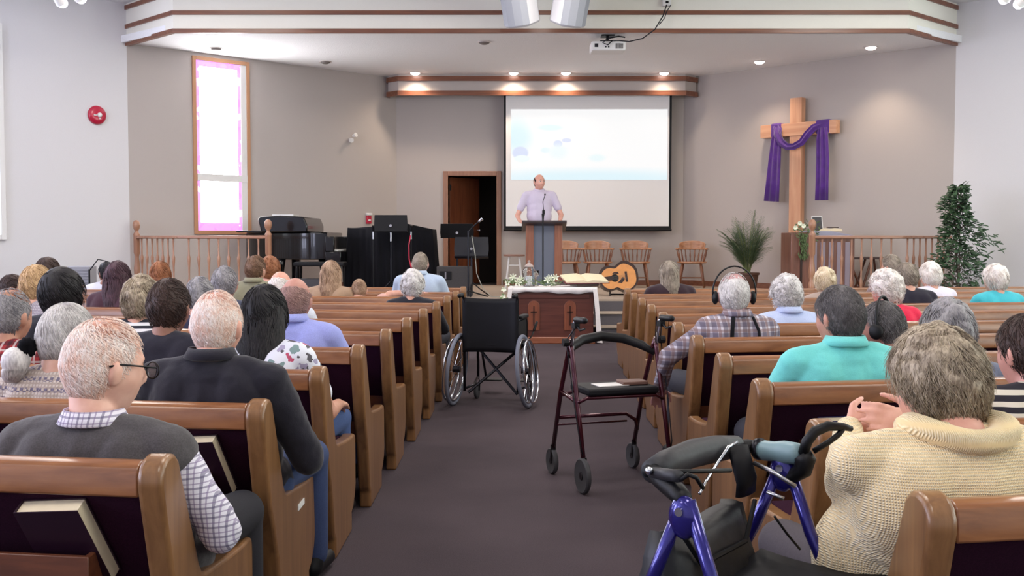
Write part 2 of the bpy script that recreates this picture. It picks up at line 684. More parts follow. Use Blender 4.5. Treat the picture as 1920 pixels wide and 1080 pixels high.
def make_pew(side):
    """local origin: rear top of aisle end; pew runs toward -x (side -1) or +x (side 1)"""
    sl = SL if side < 0 else SR
    sg = side
    root = empty('pew', (0, 0, 0), 0, 'x', 'pew', 'x')

    def sh(V):
        V = V.copy()
        V[:, 1] += sl * np.maximum(0, sg * V[:, 0] - .03)
        return V
    # end panels (parallel to the aisle)
    for q, x in enumerate((0, sg * PLEN)):
        b = MB().prism(PROF, x - .03, x + .03, 'x')
        # raised moulding along the rear post
        b.build('end_panel', M['oak_end'], root, bevel=.012, shear=(lambda V: V + np.array([0, sl * PLEN, 0])) if q else None, bseg=3)
    mb = MB()
    a, c = sorted((sg * .03, sg * (PLEN - .03)))
    # top rail, rounded
    rail = [(.012, .755), (.012, .812), (.022, .829), (.045, .836), (.075, .833), (.098, .818), (.105, .78), (.098, .755)]
    mb.prism(rail, a, c, 'x').build('top_rail', M['oak'], root, shear=sh, bevel=.006, smooth=True)
    # upholstered back, a slanted slab
    MB().prism([(.032, .757), (.088, .757), (.30, .43), (.235, .43)], a, c, 'x').build('backrest', M['uph'], root, shear=sh)
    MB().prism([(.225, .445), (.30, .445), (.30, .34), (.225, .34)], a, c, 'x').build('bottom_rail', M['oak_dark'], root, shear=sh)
    MB().prism([(.27, .34), (.78, .365), (.80, .40), (.79, .43), (.74, .44), (.30, .425), (.27, .40)], a, c, 'x').build('seat', M['uph'], root, shear=sh, bevel=.01)
    # brace legs under the bench
    for x in (1.7, 3.5):
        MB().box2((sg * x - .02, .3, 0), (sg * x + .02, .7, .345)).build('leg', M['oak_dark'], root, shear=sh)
    # hymnal racks: a ledge and front lip behind the back, near both ends and in the middle
    for x in (.16, 1.75, 3.6):
        b = MB()
        x0, x1 = sorted((sg * x, sg * (x + .62)))
        b.box2((x0, .02, .50), (x1, .155, .515))
        b.box2((x0, .02, .50), (x1, .036, .608))
        b.box2((x0, .03, .50), (x0 + .014, .16, .608))
        b.box2((x1 - .014, .03, .50), (x1, .16, .608))
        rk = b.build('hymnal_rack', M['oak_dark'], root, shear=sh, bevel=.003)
        xs = sg * (x + .03)
        MB().ell((xs, .018, .555), (.006, .004, .006), t=TL).build('screw', M['metal'], rk, shear=sh)
    return root


ORD = ['rearmost', 'second from the rear', 'third from the rear', 'fourth from the rear', 'fifth from the rear', 'sixth from the rear', 'seventh from the rear',
       'eighth from the rear', 'third from the stage', 'second from the stage', 'nearest the stage']
pewL, pewR = make_pew(-1), make_pew(1)
PEWROT = -math.atan(VPX)
for side, proto, base, ex in (('left', pewL, K0L, endX_L), ('right', pewR, K0R, endX_R)):
    for i in range(11):
        o = proto if i == 0 else copy_tree(proto)
        d = base + i * KS
        o.location = (ex(d), d, 0)
        o['label'] = 'oak pew with maroon back, %s side of the aisle, %s' % (side, ORD[i])
        o['group'] = 'pews on the %s of the aisle' % side

def rowY(side, k, x):
    base, ex, sl = (K0L, endX_L, SL) if side == 'L' else (K0R, endX_R, SR)
    d = base + k * KS
    return d + sl * abs(x - ex(d))

# ------------------------------------------------------------------ ceiling and wall fixtures
M['can_rim'] = mat('can_rim', C(225, 215, 210), .4)
M['can_on'] = emit('downlight_lamp', (1, .86, .78, 1), 14)
M['can_off'] = mat('can_dark', C(120, 112, 108), .5)


def spot(loc, target, power, angle, col, blend=.6, r=.04):
    l = bpy.data.lights.new('downlight_beam', 'SPOT')
    l.energy, l.spot_size, l.color, l.spot_blend, l.shadow_soft_size = power, R(angle), col, blend, r
    o = bpy.data.objects.new('downlight_beam', l)
    COL.objects.link(o)
    o.location = loc
    o.rotation_euler = (Vector(target) - Vector(loc)).to_track_quat('-Z', 'Y').to_euler()
    return o


WARM = (1.0, .80, .60)
cans = [(780, 139, 1, 'lit recessed downlight above the left end of the screen valance'), (963, 139, 1, 'lit recessed downlight above the screen valance, left of the middle pair'),
        (1060, 139, 1, 'lit recessed downlight above the screen valance, right of the middle pair'), (1243, 139, 2, 'dimly lit recessed downlight above the right end of the screen valance'),
        (1424, 115, 1, 'lit recessed downlight in the stage ceiling, left of the wooden cross'), (1633, 88, 1, 'lit recessed downlight in the stage ceiling, right of the wooden cross'),
        (908, 78, 0, 'unlit recessed downlight in the middle of the stage ceiling'), (610, 115, 0, 'unlit recessed downlight in the stage ceiling, right of the stained-glass window'),
        (405, 90, 0, 'unlit recessed downlight in the stage ceiling above the stained-glass window')]
for (px, py, on, lab) in cans:
    p = atz(px, py, GZ)
    if py == 139:
        p.y = 18.27
        p.x = (px - 960) / F * 18.27
    o = empty('downlight', (p.x, p.y, GZ), 0, lab, 'downlight', 'recessed stage downlights')
    MB().lathe([(.075, -.001), (.095, -.001), (.10, -.012), (.078, -.012)], n=20).build('rim', M['can_rim'], o, smooth=True)
    MB().lathe([(.001, -.045), (.04, -.042), (.07, -.028), (.085, -.002)], n=20).build('bulb', M['can_on'] if on else M['can_off'], o, smooth=True)
    if on:
        q = spot((p.x, p.y, GZ - .065), (p.x, p.y - (.6 if py == 139 else .0), 0), {1: 58, 2: 26}[on] if py == 139 else 58, 150 if py == 139 else 105, WARM, 1.0 if py == 139 else .8, .04)
# extra beams of the cans by the angled walls fall on the walls too (same lamps)

# fire alarm bell on the left wall
M['red'] = mat('alarm_red', C(190, 30, 62), .3, coat=.3)
p = atwall(181, 216, Nl, Cl)
o = empty('fire_alarm_bell', tuple(p), PI / 4, 'round red fire alarm bell on the pale left wall', 'fire alarm')
MB().lathe([(.13, 0), (.135, .015), (.125, .04), (.08, .055), (.0, .06)], n=28, axis=(0, -1, 0)).build('gong', M['red'], o, smooth=True)
MB().lathe([(.035, .0), (.035, .068), (.02, .078), (0, .08)], (0.02, 0, .0), n=16, axis=(0, -1, 0)).build('hub', M['white'], o, smooth=True)
b = MB()
for x, z in ((-.045, -.005), (-.03, -.005), (-.06, -.005), (.02, -.05)):
    b.box((x, -.064, z), (.011, .006, .02))
b.build('lettering', M['white'], o)

# twin-head emergency light on the stage's left wall
p = atwall(656, 261, Cl, Bl)
o = empty('emergency_light', tuple(p), ang, 'small white twin-head emergency light on the left stage wall', 'wall light')
MB().box((0, -.03, -.02), (.05, .06, .07)).build('housing', M['white'], o, bevel=.006)
for s_ in (-1, 1):
    MB().cyl((0.03 * s_, -.05, .03 * s_ + .02), (.045 * s_, -.12, .05 * s_ + .02), .022, .04).build('lamp_head', M['white'], o, smooth='auto')

# pull station on the wall beside the black cloth
p = atwall(690, 412, Cl, Bl)
o = empty('fire_pull_station', tuple(p), ang, 'small red fire pull station with clear cap above the black cloth', 'pull station')
MB().box((0, -.02, 0), (.10, .04, .14)).build('box', M['red'], o, bevel=.006)
MB().box((0, -.03, .095), (.11, .06, .04)).build('cap', M['white'], o, bevel=.008)
MB().box((0, -.045, -.01), (.05, .01, .03)).build('pull_handle', M['white'], o)


def grille_mat():
    k = NT('speaker_grille')
    k.b.inputs['Base Color'].default_value = C(150, 154, 164)
    k.b.inputs['Roughness'].default_value = .5
    mp = k.coords((180, 180, 180))
    n = k.n('ShaderNodeTexVoronoi', _Scale=1.0)
    k.l(mp, 'Vector', n, 'Vector')
    k.bump(n, 'Distance', .4, .002)
    return k.m


M['grille'] = grille_mat()
# two loudspeakers hung in a V before the bulkhead
for (px, sg, lab) in ((975, -1, 'white ceiling-hung loudspeaker, left one of the angled pair'), (1068, 1, 'white ceiling-hung loudspeaker, right one of the angled pair')):
    Y = 13.6
    p = at(px, 48, Y)
    o = empty('loudspeaker', (p.x, Y, p.z - .0), sg * R(22), lab, 'loudspeaker', 'loudspeakers hung before the bulkhead')
    # cabinet: curved front, tapered back, tilted down
    prof = [(-.235, .14), (-.17, -.09), (-.10, -.14), (0, -.16), (.10, -.14), (.17, -.09), (.235, .14), (.10, .28), (-.10, .28)]
    tl = R(24)
    rot = np.array([[1, 0, 0], [0, math.cos(tl), -math.sin(tl)], [0, math.sin(tl), math.cos(tl)]])
    MB().prism([(x * sg, y) for x, y in prof], 0, .60, 'z').build('cabinet', mat('speaker_cabinet', C(198, 198, 204), .5), o, bevel=.03, shear=lambda V: V @ rot.T)
    gp = [(-.172 * sg, -.088), (-.10 * sg, -.137), (0, -.156), (.10 * sg, -.137), (.172 * sg, -.088)]
    g = gp + [(x * 1.01, y - .008) for x, y in gp[::-1]]
    MB().prism(g, .03, .57, 'z').build('grille', M['grille'], o, shear=lambda V: V @ rot.T)
    MB().cyl((0, .12, .58), (0, .12, NZ - p.z), .018).box((0, .12, .60), (.16, .1, .02)).build('mounting_bracket', M['white'], o)

# video projector under the stage ceiling
Y = 14.95
p = at(1139, 100, Y)
o = empty('projector', (p.x, Y, p.z), 0, 'white video projector hanging from the stage ceiling edge', 'projector')
MB().box((0, 0, .075), (.48, .36, .13)).build('body', M['white'], o, bevel=.02)
b = MB()
for i in range(9):
    b.box((.10 + i * .012, -.182, .07), (.005, .004, .07))
b.box((-.17, -.182, .08), (.05, .004, .05)).box((-.04, -.182, .06), (.02, .004, .02)).box((0, -.182, .06), (.02, .004, .02))
b.build('rear_ports', M['darkmetal'], o)
MB().lathe([(.05, 0), (.05, .05), (.035, .06), (.0, .055)], (-.13, .18, .08), axis=(0, 1, 0)).build('lens', M['gloss_black'], o, smooth=True)
MB().cyl((0, 0, .14), (0, 0, GZ - p.z), .022).box((0, 0, .155), (.22, .2, .02)).box((0, 0, GZ - p.z - .01), (.18, .18, .02)).build('mounting_bracket', M['black'], o)
# outlet box and looping cable
q = at(1250, 5, 14.53)
o2 = empty('cable_box', tuple(q), 0, 'small white cable box on the bulkhead above the projector cable', 'cable box')
MB().box((0, 0, 0), (.11, .07, .10)).build('housing', M['white'], o2, bevel=.006)
MB().box((0, -.04, 0), (.04, .01, .03)).build('socket', M['black'], o2)
pts = [at(1250, 9, 14.45), at(1243, 30, 14.40), at(1228, 55, 14.40), at(1205, 72, 14.45), at(1180, 78, 14.55), at(1160, 76, 14.66), at(1148, 76, 14.76)]
b = MB().tube([tuple(x) for x in pts], .008, 6)
pts = [at(1258, 9, 14.46), at(1250, 22, 14.42), at(1246, 34, 14.41), at(1236, 46, 14.4)]
b.tube([tuple(x) for x in pts], .006, 6)
pts = [at(1148, 76, 14.73), at(1140, 84, 14.72), at(1130, 80, 14.72), at(1140, 72, 14.72), at(1160, 68, 14.74), at(1172, 70, 14.76)]
b.tube([tuple(x) for x in pts], .010, 6)
c = tag(b.build('projector_cable', M['darkmetal'], smooth=True), 'dark cable looping from the bulkhead box to the projector', 'cable')

# track lights at the two upper corners
M['track_bulb'] = emit('track_bulb', (.93, .8, 1, 1), 9)
for (px, py, lab) in ((115, 4, 'glowing track spotlight on the left nave ceiling, lower left one of two'), (150, -4, 'glowing track spotlight on the left nave ceiling, right one of two'),
                      (1884, -3, 'glowing track spotlight on the right nave ceiling, left one of two'), (1912, 6, 'glowing track spotlight on the right nave ceiling, right one of two')):
    p = at(px, py, 13.2)
    s_ = 1 if px < 960 else -1
    o = empty('track_spotlight', tuple(p), 0, lab, 'spotlight', 'track spotlights')
    MB().cyl((0, 0, 0), (-.03 * s_, -.10, .06), .075, .045).cyl((-.02 * s_, -.06, .05), (-.02 * s_, -.06, NZ - p.z), .012).build('lamp_housing', M['white'], o, smooth='auto')
    MB().ell((.006 * s_, .016, -.01), (.066, .05, .06)).build('bulb', M['track_bulb'], o, smooth=True)

# ------------------------------------------------------------------ projection screen
SYc = 18.62
s0, s1 = at(945, 430, SYc), at(1258, 430, SYc)
stop = at(945, 172, SYc).z
sb = s0.z
o = empty('projection_screen', (s0.x, SYc, sb), 0, 'pull-down projection screen with black borders behind the speaker', 'screen')
W, H = s1.x - s0.x, stop - sb
MB().box2((0, 0, 0), (W, .012, H)).build('border', M['black'], o)
MB().box2((-.02, -.01, H), (W + .02, .10, GZ - sb)).build('screen_housing', M['white'], o)
MB().box2((.035, -.003, .055), (W - .04, 0, H)).build('screen_fabric', mat('screen_fabric', C(244, 242, 240), .7), o)
MB().cyl((-.01, .006, -.01), (W + .01, .006, -.01), .022).build('weight_bar', M['black'], o, smooth='auto')
k = NT('projected_slide')
i0, i1 = at(958, 337, SYc), at(1252, 205, SYc)
iw, ih = i1.x - i0.x, i1.z - i0.z
tc = k.n('ShaderNodeTexCoord')
sp = k.n('ShaderNodeSeparateXYZ')
k.l(tc, 'Object', sp, 'Vector')
last = k.n('ShaderNodeRGB')
last.outputs[0].default_value = (1, 1, 1, 1)


def patch(cx, cy, rx, ry, col, soft=.15):
    """soft elliptical patch in slide units 0..1"""
    global last
    mp = k.n('ShaderNodeMapping')
    mp.inputs['Location'].default_value = (-cx * iw / (rx * iw), 0, -cy * ih / (ry * ih))
    mp.inputs['Scale'].default_value = (1 / (rx * iw), 0, 1 / (ry * ih))
    k.l(tc, 'Object', mp, 'Vector')
    ln = k.n('ShaderNodeVectorMath', operation='LENGTH')
    k.l(mp, 'Vector', ln, 0)
    mr = k.n('ShaderNodeMapRange', interpolation_type='SMOOTHSTEP')
    mr.inputs[1].default_value = 1 - soft
    mr.inputs[2].default_value = 1 + soft
    mr.inputs[3].default_value = 1
    mr.inputs[4].default_value = 0
    k.l(ln, 'Value', mr, 0)
    mx = k.n('ShaderNodeMix', data_type='RGBA')
    k.l(mr, 0, mx, 0)
    k.l(last, 0 if last.type == 'RGB' else 2, mx, 6)
    mx.inputs[7].default_value = col
    last = mx


patch(.04, .62, .09, .22, (.72, .93, 1, 1), .6)
patch(.5, .0, .7, .14, (.74, .93, 1, 1), .6)
patch(.25, .74, .08, .045, (.78, .96, 1, 1), .4)
patch(.06, .38, .05, .09, (.68, .76, .97, 1))
patch(.07, .30, .05, .05, (.9, 1, 1, 1))
patch(.30, .51, .028, .05, (.68, .76, .97, 1))
patch(.355, .56, .03, .03, (.72, .78, .97, 1))
patch(.22, .42, .03, .04, (.82, .95, 1, 1), .4)
patch(.55, .31, .05, .05, (.86, .98, 1, 1), .5)
patch(.30, .40, .06, .1, (.88, .98, 1, 1), .6)
k.l(last, 2, k.b, 'Emission Color')
k.b.inputs['Emission Strength'].default_value = .80
k.b.inputs['Base Color'].default_value = (.12, .12, .12, 1)
sl_ = MB().box2((0, -.002, 0), (iw, 0, ih)).build('projected_picture', k.m, o)
sl_.location = (i0.x - s0.x, -.004, i0.z - sb)

# ------------------------------------------------------------------ wooden cross and purple drape
ua = Vector((Cr[0] - Br[0], Cr[1] - Br[1], 0)).normalized()   # along the wall, toward the camera
ang2 = math.atan2(ua.y, ua.x)
A2, B2 = (Br[0] - ua.y * -.12 * -1, Br[1]), Cr
nrm = Vector((ua.y, -ua.x, 0))                                 # into the room
if nrm.y > 0:
    nrm = -nrm
off = .14
Aw = (Br[0] + nrm.x * off, Br[1] + nrm.y * off)
Bw = (Cr[0] + nrm.x * off, Cr[1] + nrm.y * off)
M['pine'] = wood('cross_pine', C(196, 138, 104), C(222, 172, 136), .5, 2, 2.0, 0)
pt = atwall(1496, 184, Aw, Bw)
pa = atwall(1430, 248, Aw, Bw)
pb = atwall(1572, 240, Aw, Bw)
zc = atwall(1496, 243, Aw, Bw).z
o = empty('cross', (pt.x, pt.y, SZ), ang2, 'tall pale wooden cross on the right stage wall', 'cross')
Lh = (Vector((pb.x, pb.y)) - Vector((pa.x, pa.y))).length
l0 = (Vector((pa.x, pa.y)) - Vector((pt.x, pt.y))).length
MB().box2((-.105, -.065, 0), (.105, .065, pt.z - SZ)).build('upright', M['pine'], o, bevel=.006)
MB().box2((-l0, -.075, zc - SZ - .105), (Lh - l0, .055, zc - SZ + .105)).build('crossbeam', wood('cross_pine_beam', C(196, 138, 104), C(222, 172, 136), .5, 0, 2.0, 0), o, bevel=.006)
MB().box2((-.3, -.2, 0), (.3, .12, .05)).build('base', M['pine'], o, bevel=.004)
M['purple'] = mat('purple_cloth', C(84, 36, 132), .75, noise_scale=8, noise_amt=.2, sheen=.4)


def cloth_strip(pts, widths, th, folds, amp, thick_axis):
    """ribbon with pleats: pts centre line, widths, closed solid"""
    b = MB()
    n = 14
    P = np.array(pts, float)
    m = len(P)
    V = []
    for i in range(m):
        t = P[min(i + 1, m - 1)] - P[max(i - 1, 0)]
        t /= np.linalg.norm(t)
        wd = np.cross(t, thick_axis)
        wd /= np.linalg.norm(wd)
        for side in (1, -1):
            for j in range(n + 1):
                u = (j / n - .5) * side
                dz = amp * math.sin(u * folds * 2 * PI + i * .25)
                V.append(P[i] + wd * u * widths[i] + np.array(thick_axis) * (dz + side * th))
    ring = 2 * (n + 1)
    Fs = []
    for i in range(m - 1):
        for j in range(ring):
            a, c = i * ring + j, i * ring + (j + 1) % ring
            Fs.append((a, c, c + ring, a + ring))
    Fs += [tuple(range(ring)), tuple(range((m - 1) * ring, m * ring))]
    return b.add(np.array(V), Fs)


o = empty('purple_drape', (pt.x, pt.y, zc), ang2, 'purple cloth draped over the arms of the wooden cross', 'drape')


def cl(px, py, y=-.10):
    q = atwall(px, py, Aw, Bw)
    s_ = (Vector((q.x, q.y)) - Vector((pt.x, pt.y))).dot(Vector((ua.x, ua.y)))
    return (s_, y, q.z - zc)


ax = (0, -1, 0)
lt = [cl(1466, 235, .0), cl(1464, 240, -.09), cl(1462, 262), cl(1459, 300), cl(1456, 340), cl(1453, 378)]
cloth_strip(lt[1:], [.13, .17, .21, .24, .27], .008, 2.2, .018, ax).build('left_tail', M['purple'], o, smooth=True)
rt = [cl(1548, 240, -.09), cl(1548, 262), cl(1549, 300), cl(1548, 340), cl(1547, 376)]
cloth_strip(rt, [.15, .19, .21, .21, .22], .008, 2.2, .018, ax).build('right_tail', M['purple'], o, smooth=True)
sw = [cl(1458, 236, -.06), cl(1464, 252, -.12), cl(1472, 268, -.13), cl(1484, 276, -.14), cl(1497, 276, -.15), cl(1511, 268, -.14), cl(1522, 252, -.13), cl(1533, 240, -.11), cl(1545, 234, -.06)]
cloth_strip(sw, [.13, .14, .13, .11, .10, .11, .12, .12, .10], .012, 1.5, .016, ax).build('swag', M['purple'], o, smooth=True)
for (a_, c_, nm) in ((1449, 1470, 'left_wrap'), (1533, 1560, 'right_wrap')):
    x0, x1 = cl(a_, 240)[0], cl(c_, 240)[0]
    MB().box2((x0, -.085, -.11), (x1, .07, .125)).build(nm, M['purple'], o, bevel=.03)

# ------------------------------------------------------------------ railings
M['rail'] = wood('railing_wood', C(150, 104, 80), C(186, 140, 112), .35, 2)
M['rail_x'] = wood('railing_cap_wood', C(146, 98, 74), C(186, 140, 112), .3, 0)
BAL = [(.013, 0), (.016, .05), (.013, .09), (.021, .16), (.023, .20), (.012, .26), (.014, .40), (.022, .50), (.024, .54), (.013, .58), (.011, .70), (.014, .78), (.016, .82)]
NEW = [(.045, 0), (.045, .22), (.03, .25), (.042, .30), (.046, .40), (.030, .56), (.034, .60), (.045, .63), (.045, .88), (.05, .90), (.03, .93), (.022, .95), (.042, .98), (.055, 1.03), (.05, 1.07), (.03, 1.10), (0, 1.11)]


def railing(label, pts, spacing, newels):
    root = empty('railing', (pts[0][0], pts[0][1], SZ), 0, label, 'railing')
    bb = MB()
    for (p, q) in zip(pts[:-1], pts[1:]):
        p, q = np.array(p), np.array(q)
        L = np.linalg.norm(q - p)
        a = math.atan2(q[1] - p[1], q[0] - p[0])
        mid = (p + q) / 2 - np.array(pts[0])
        MB().box((mid[0], mid[1], .86), (L + .03, .065, .045), a).build('hand_rail', M['rail_x'], root, bevel=.012)
        MB().box((mid[0], mid[1], .02), (L, .06, .04), a).build('bottom_rail', M['rail_x'], root, bevel=.006)
        n = int(L / spacing)
        for i in range(1, n):
            c = p + (q - p) * i / n - np.array(pts[0])
            MB().lathe([(r_, .03 + h_ * 1.0) for r_, h_ in BAL], (c[0], c[1], 0), 8).build('baluster', M['rail'], root, smooth=True)
    for c in newels:
        c = np.array(c) - np.array(pts[0])
        MB().lathe(NEW, (c[0], c[1], 0), 14).build('newel_post', M['rail'], root, smooth=True)
    return root


cA = at(256, 440, 15.42)
e1 = (at(335, 443, 14.75).x, 14.75)
e2 = (at(503, 443, 14.75).x, 14.75)
railing('turned wooden railing left of the stage steps, before the piano', [(cA.x, 15.42), e1, e2], .128, [(cA.x, 15.42), e2])
f1 = (at(1523, 443, 14.75).x, 14.75)
f2 = (at(1690, 443, 14.75).x, 14.75)
f3 = (6.38, 15.36)
railing('turned wooden railing right of the stage steps, before the pulpit', [f1, f2, f3], .128, [f1])

# ------------------------------------------------------------------ grand piano
o = empty('grand_piano', (-3.55, 16.15, SZ), 0, 'black grand piano with folded lid on the left of the stage', 'piano')


def X(px, Y):
    return (px - 960) / F * Y


def Zp(py, Y):
    return at(960, py, Y).z


Y0 = 15.9
zb, zt_ = Zp(486, Y0) - SZ, Zp(436, Y0) - SZ
xl, xr = X(446, Y0) + 3.55, X(622, Y0) + 3.55
case = []
# plan: keyboard at right end (x = xr), long spine at back, curved bent side toward the camera
for t_ in np.linspace(0, 1, 14):
    x = xl + .18 + (xr - xl - .18) * t_
    y = -.62 + .55 * (1 - t_) ** 1.6 * (1 if t_ < .75 else 1) - .06 * math.sin(t_ * PI)
    case.append((x, y))
plan = [(xr, -.68), (xr, .75), (xl + .25, .75), (xl + .05, .62), (xl, .4), (xl + .03, .15)] + case
MB().prism(plan, zb, zt_, 'z').build('case', M['gloss_black'], o, bevel=.015)
kx = X(636, Y0) + 3.55
MB().box2((xr - .02, -.70, zb - .04), (kx + .1, .77, zb + .12)).box2((xr - .02, -.70, zb + .12), (kx, -.62, zt_ - .06)).box2((xr - .02, .70, zb + .12), (kx, .77, zt_ - .06)).build('keybed', M['gloss_black'], o, bevel=.012)
b = MB()
for i in range(52):
    b.box((xr + .09, -.60 + i * .0245, zb + .135), (.13, .022, .02))
b.build('keys', M['white'], o)
lx0, lx1 = X(500, Y0) + 3.55, X(584, Y0) + 3.55
lt_ = Zp(405, Y0) - SZ
MB().prism([(xl - .02, zt_ + .005), (lx0 + .02, zt_ + .005), (lx0 + .02, zt_ + .03), (xl - .02, zt_ + .03)], -.25, .74, 'y').build('rear_lid', M['gloss_black'], o, bevel=.008)
MB().prism([(lx0 - .03, lt_ - .06), (lx0, lt_ - .02), (lx0 + .3, lt_), (lx1 - .03, lt_ - .02), (lx1 + .02, lt_ - .14), (lx1 + .02, zt_), (lx0 + .02, zt_)], -.66, .70, 'y').build('folded_lid', M['gloss_black'], o, bevel=.02)
b = MB()
b.box2((lx0 + .1, -.3, lt_), (lx0 + .42, .1, lt_ + .025))
b.build('sheet_music', M['white'], o)
for (x, y) in ((xl + .35, .45), (X(532, Y0) + 3.55, -.45), (X(612, Y0) + 3.55, -.5), (xr - .05, .6)):
    MB().lathe([(.035, .05), (.045, .10), (.04, .3), (.06, zb - .1), (.075, zb)], (x, y, 0), 12).ell((x, y, .04), (.04, .03, .04), t=TL).build('leg', M['gloss_black'], o, smooth=True)
MB().box2((X(548, Y0) + 3.5, -.05, .1), (X(548, Y0) + 3.62, .05, zb)).build('pedal_lyre', M['gloss_black'], o)
# bench
bx = X(601, 15.2)
o = empty('piano_bench', (bx, 15.2, SZ), 0, 'low black bench before the grand piano', 'bench')
bz = Zp(491, 15.2) - SZ
MB().box((0, 0, bz - .03), (.72, .36, .06)).build('seat', M['black'], o, bevel=.015)
for sx in (-1, 1):
    for sy in (-1, 1):
        MB().cyl((.31 * sx, .14 * sy, bz - .05), (.32 * sx, .15 * sy, 0), .022, .016).build('leg', M['gloss_black'], o)
# stage case below bench: dark amplifier
ax_ = X(580, 14.93)
o = empty('amplifier', (ax_, 14.9, SZ), 0, 'dark grey amplifier wedge on the stage before the piano bench', 'amplifier')
MB().prism([(-.2, 0), (.1, 0), (.1, .26), (-.08, .28)], -.2, .2, 'x').build('cabinet', M['black'], o, bevel=.01)
MB().prism([(-.195, .03), (-.09, .26), (-.1, .27), (-.21, .03)], -.17, .17, 'x').build('grille', M['darkmetal'], o)

# ------------------------------------------------------------------ black pleated cloth over the instruments
M['blackcloth'] = mat('black_cloth', C(14, 14, 20), .9, spec=.2, noise_scale=3, noise_amt=.2)


def pleated(name_, label, plan_pts, tops, base, amp=.022, per=.11, m=None):
    """closed skirted cover; plan_pts polyline of its outer edge (closed), tops = height per point"""
    P = np.array(plan_pts, float)
    n = len(P)
    pts, hs = [], []
    L = 0
    for i in range(n):
        a, c = P[i], P[(i + 1) % n]
        d = np.linalg.norm(c - a)
        st = max(2, int(d / .018))
        nv = np.array([(c - a)[1], -(c - a)[0]]) / d
        for j in range(st):
            t_ = j / st
            f = math.sin((L + d * t_) / per * 2 * PI) + .5 * math.sin((L + d * t_) / per * 2 * PI * .43 + 1)
            pts.append((a + (c - a) * t_, nv * f))
            hs.append(tops[i] * (1 - t_) + tops[(i + 1) % n] * t_)
        L += d
    V = []
    rows = 7
    m_ = len(pts)
    for r_ in range(rows):
        t_ = r_ / (rows - 1)
        for (p_, nf), h in zip(pts, hs):
            q_ = p_ + nf * amp * t_ + (p_ - P.mean(0)) * .10 * t_
            V.append((q_[0], q_[1], h * (1 - t_) + base * t_))
    Fs = [(i * m_ + j, i * m_ + (j + 1) % m_, (i + 1) * m_ + (j + 1) % m_, (i + 1) * m_ + j) for i in range(rows - 1) for j in range(m_)]
    Fs.append(tuple(range(m_)))
    b = MB().add(np.array(V), Fs)
    return b


Yc = 16.0
h = lambda py: Zp(py, Yc)
pp = [(X(652, Yc), Yc), (X(688, Yc), Yc - .1), (X(712, Yc), Yc - .25), (X(768, Yc), Yc - .25), (X(812, Yc), Yc - .05), (X(814, Yc), Yc + .5), (X(656, Yc), Yc + .5)]
tt = [h(427), h(430), h(424), h(420), h(430), h(430), h(427)]
c = pleated('', '', pp, tt, SZ, m=None).build('draped_equipment', M['blackcloth'], None, smooth=True)
tag(c, 'pleated black cloth covering equipment behind the black music stand', 'draped cover')


def music_stand(px, py_top, py_bot, Y, w_px, label, tilt=R(12), base=True, rz=0, cl_=None):
    zt, zb_ = Zp(py_top, Y), Zp(py_bot, Y)
    root = empty('music_stand', (X(px, Y), Y, SZ), rz, label, 'music stand', 'black music stands on the stage')
    w = w_px / F * Y
    hh = zt - zb_
    b = MB()
    P = [(-w / 2 * .98, hh), (w / 2 * .98, hh), (w / 2 * 1.02, hh * .35), (w / 2 * .98, 0), (-w / 2 * .98, 0), (-w / 2 * 1.02, hh * .35)]
    b.prism(P, -.006, .006, 'y')
    b.box((0, .04, 0), (w, .08, .012))
    rt_ = np.array([[1, 0, 0], [0, math.cos(tilt), math.sin(tilt)], [0, -math.sin(tilt), math.cos(tilt)]])
    b.build('desk', cl_ or M['black'], root, bevel=.003, shear=lambda V: V @ rt_.T + np.array([0, 0, zb_ - SZ]))
    MB().cyl((0, .03, .15), (0, .03, zb_ - SZ + .08), .013, .010, 10).cyl((0, .03, .15), (0, .03, .55), .017, n=10).build('pole', M['darkmetal'], root, smooth='auto')
    for q in range(3):
        a = q * 2 * PI / 3 + .5
        MB().tube([(0, .03, .22), (.12 * math.cos(a), .03 + .12 * math.sin(a), .12), (.28 * math.cos(a), .03 + .28 * math.sin(a), .012)], .009, 8).build('leg', M['darkmetal'], root, smooth=True)
    MB().cyl((0, -.02, hh * .35 + zb_ - SZ), (0, -.03, hh * .35 + zb_ - SZ), .02).build('clamp_knob', M['metal'], root)
    return root


ms_ = music_stand(733, 403, 434, 15.45, 62, 'black music stand with upright desk before the black cloth', R(4))
MB().cyl((0, .012, .80), (0, .012, Zp(436, 15.45) - SZ), .0135, n=12).build('chrome_tube', M['metal'], ms_, smooth='auto')
for (px_, lab_) in ((700, 'slim microphone stand before the black cloth, left of the music stand'), (771, 'slim microphone stand with a red cable before the black cloth')):
    o = empty('microphone_stand', (X(px_, 15.5), 15.5, SZ), 0, lab_, 'microphone stand')
    zt3 = Zp(428, 15.5) - SZ
    MB().cyl((0, 0, .02), (0, 0, zt3 - .12), .009, n=8).lathe([(.12, 0), (.12, .015), (.02, .03)], n=18).build('pole', M['black'], o, smooth='auto')
    MB().cyl((0, 0, zt3 - .16), (0, 0, zt3 - .03), .012, n=10).build('clip', M['metal'], o, smooth='auto')
    MB().cyl((0, 0, zt3 - .05), (.01, -.02, zt3 + .04), .014, .024, 12).build('microphone', M['darkmetal'], o, smooth='auto')
    if px_ > 750:
        MB().tube([(-.005, -.02, zt3 - .10), (-.03, -.03, zt3 - .25), (-.028, -.03, zt3 - .45), (.02, -.03, zt3 - .65), (.01, -.02, .1)], .009, 8).build('red_cable', M['red'], o, smooth=True)
music_stand(857, 419, 446, 16.3, 62, 'black music stand with tilted desk before the open doorway', R(-12))
music_stand(884, 441, 480, 15.2, 64, 'low black music stand with pale top edge, right of the doorway stand', R(25), cl_=mat('music_desk_blue_black', C(14, 16, 28), .45, spec=.3))
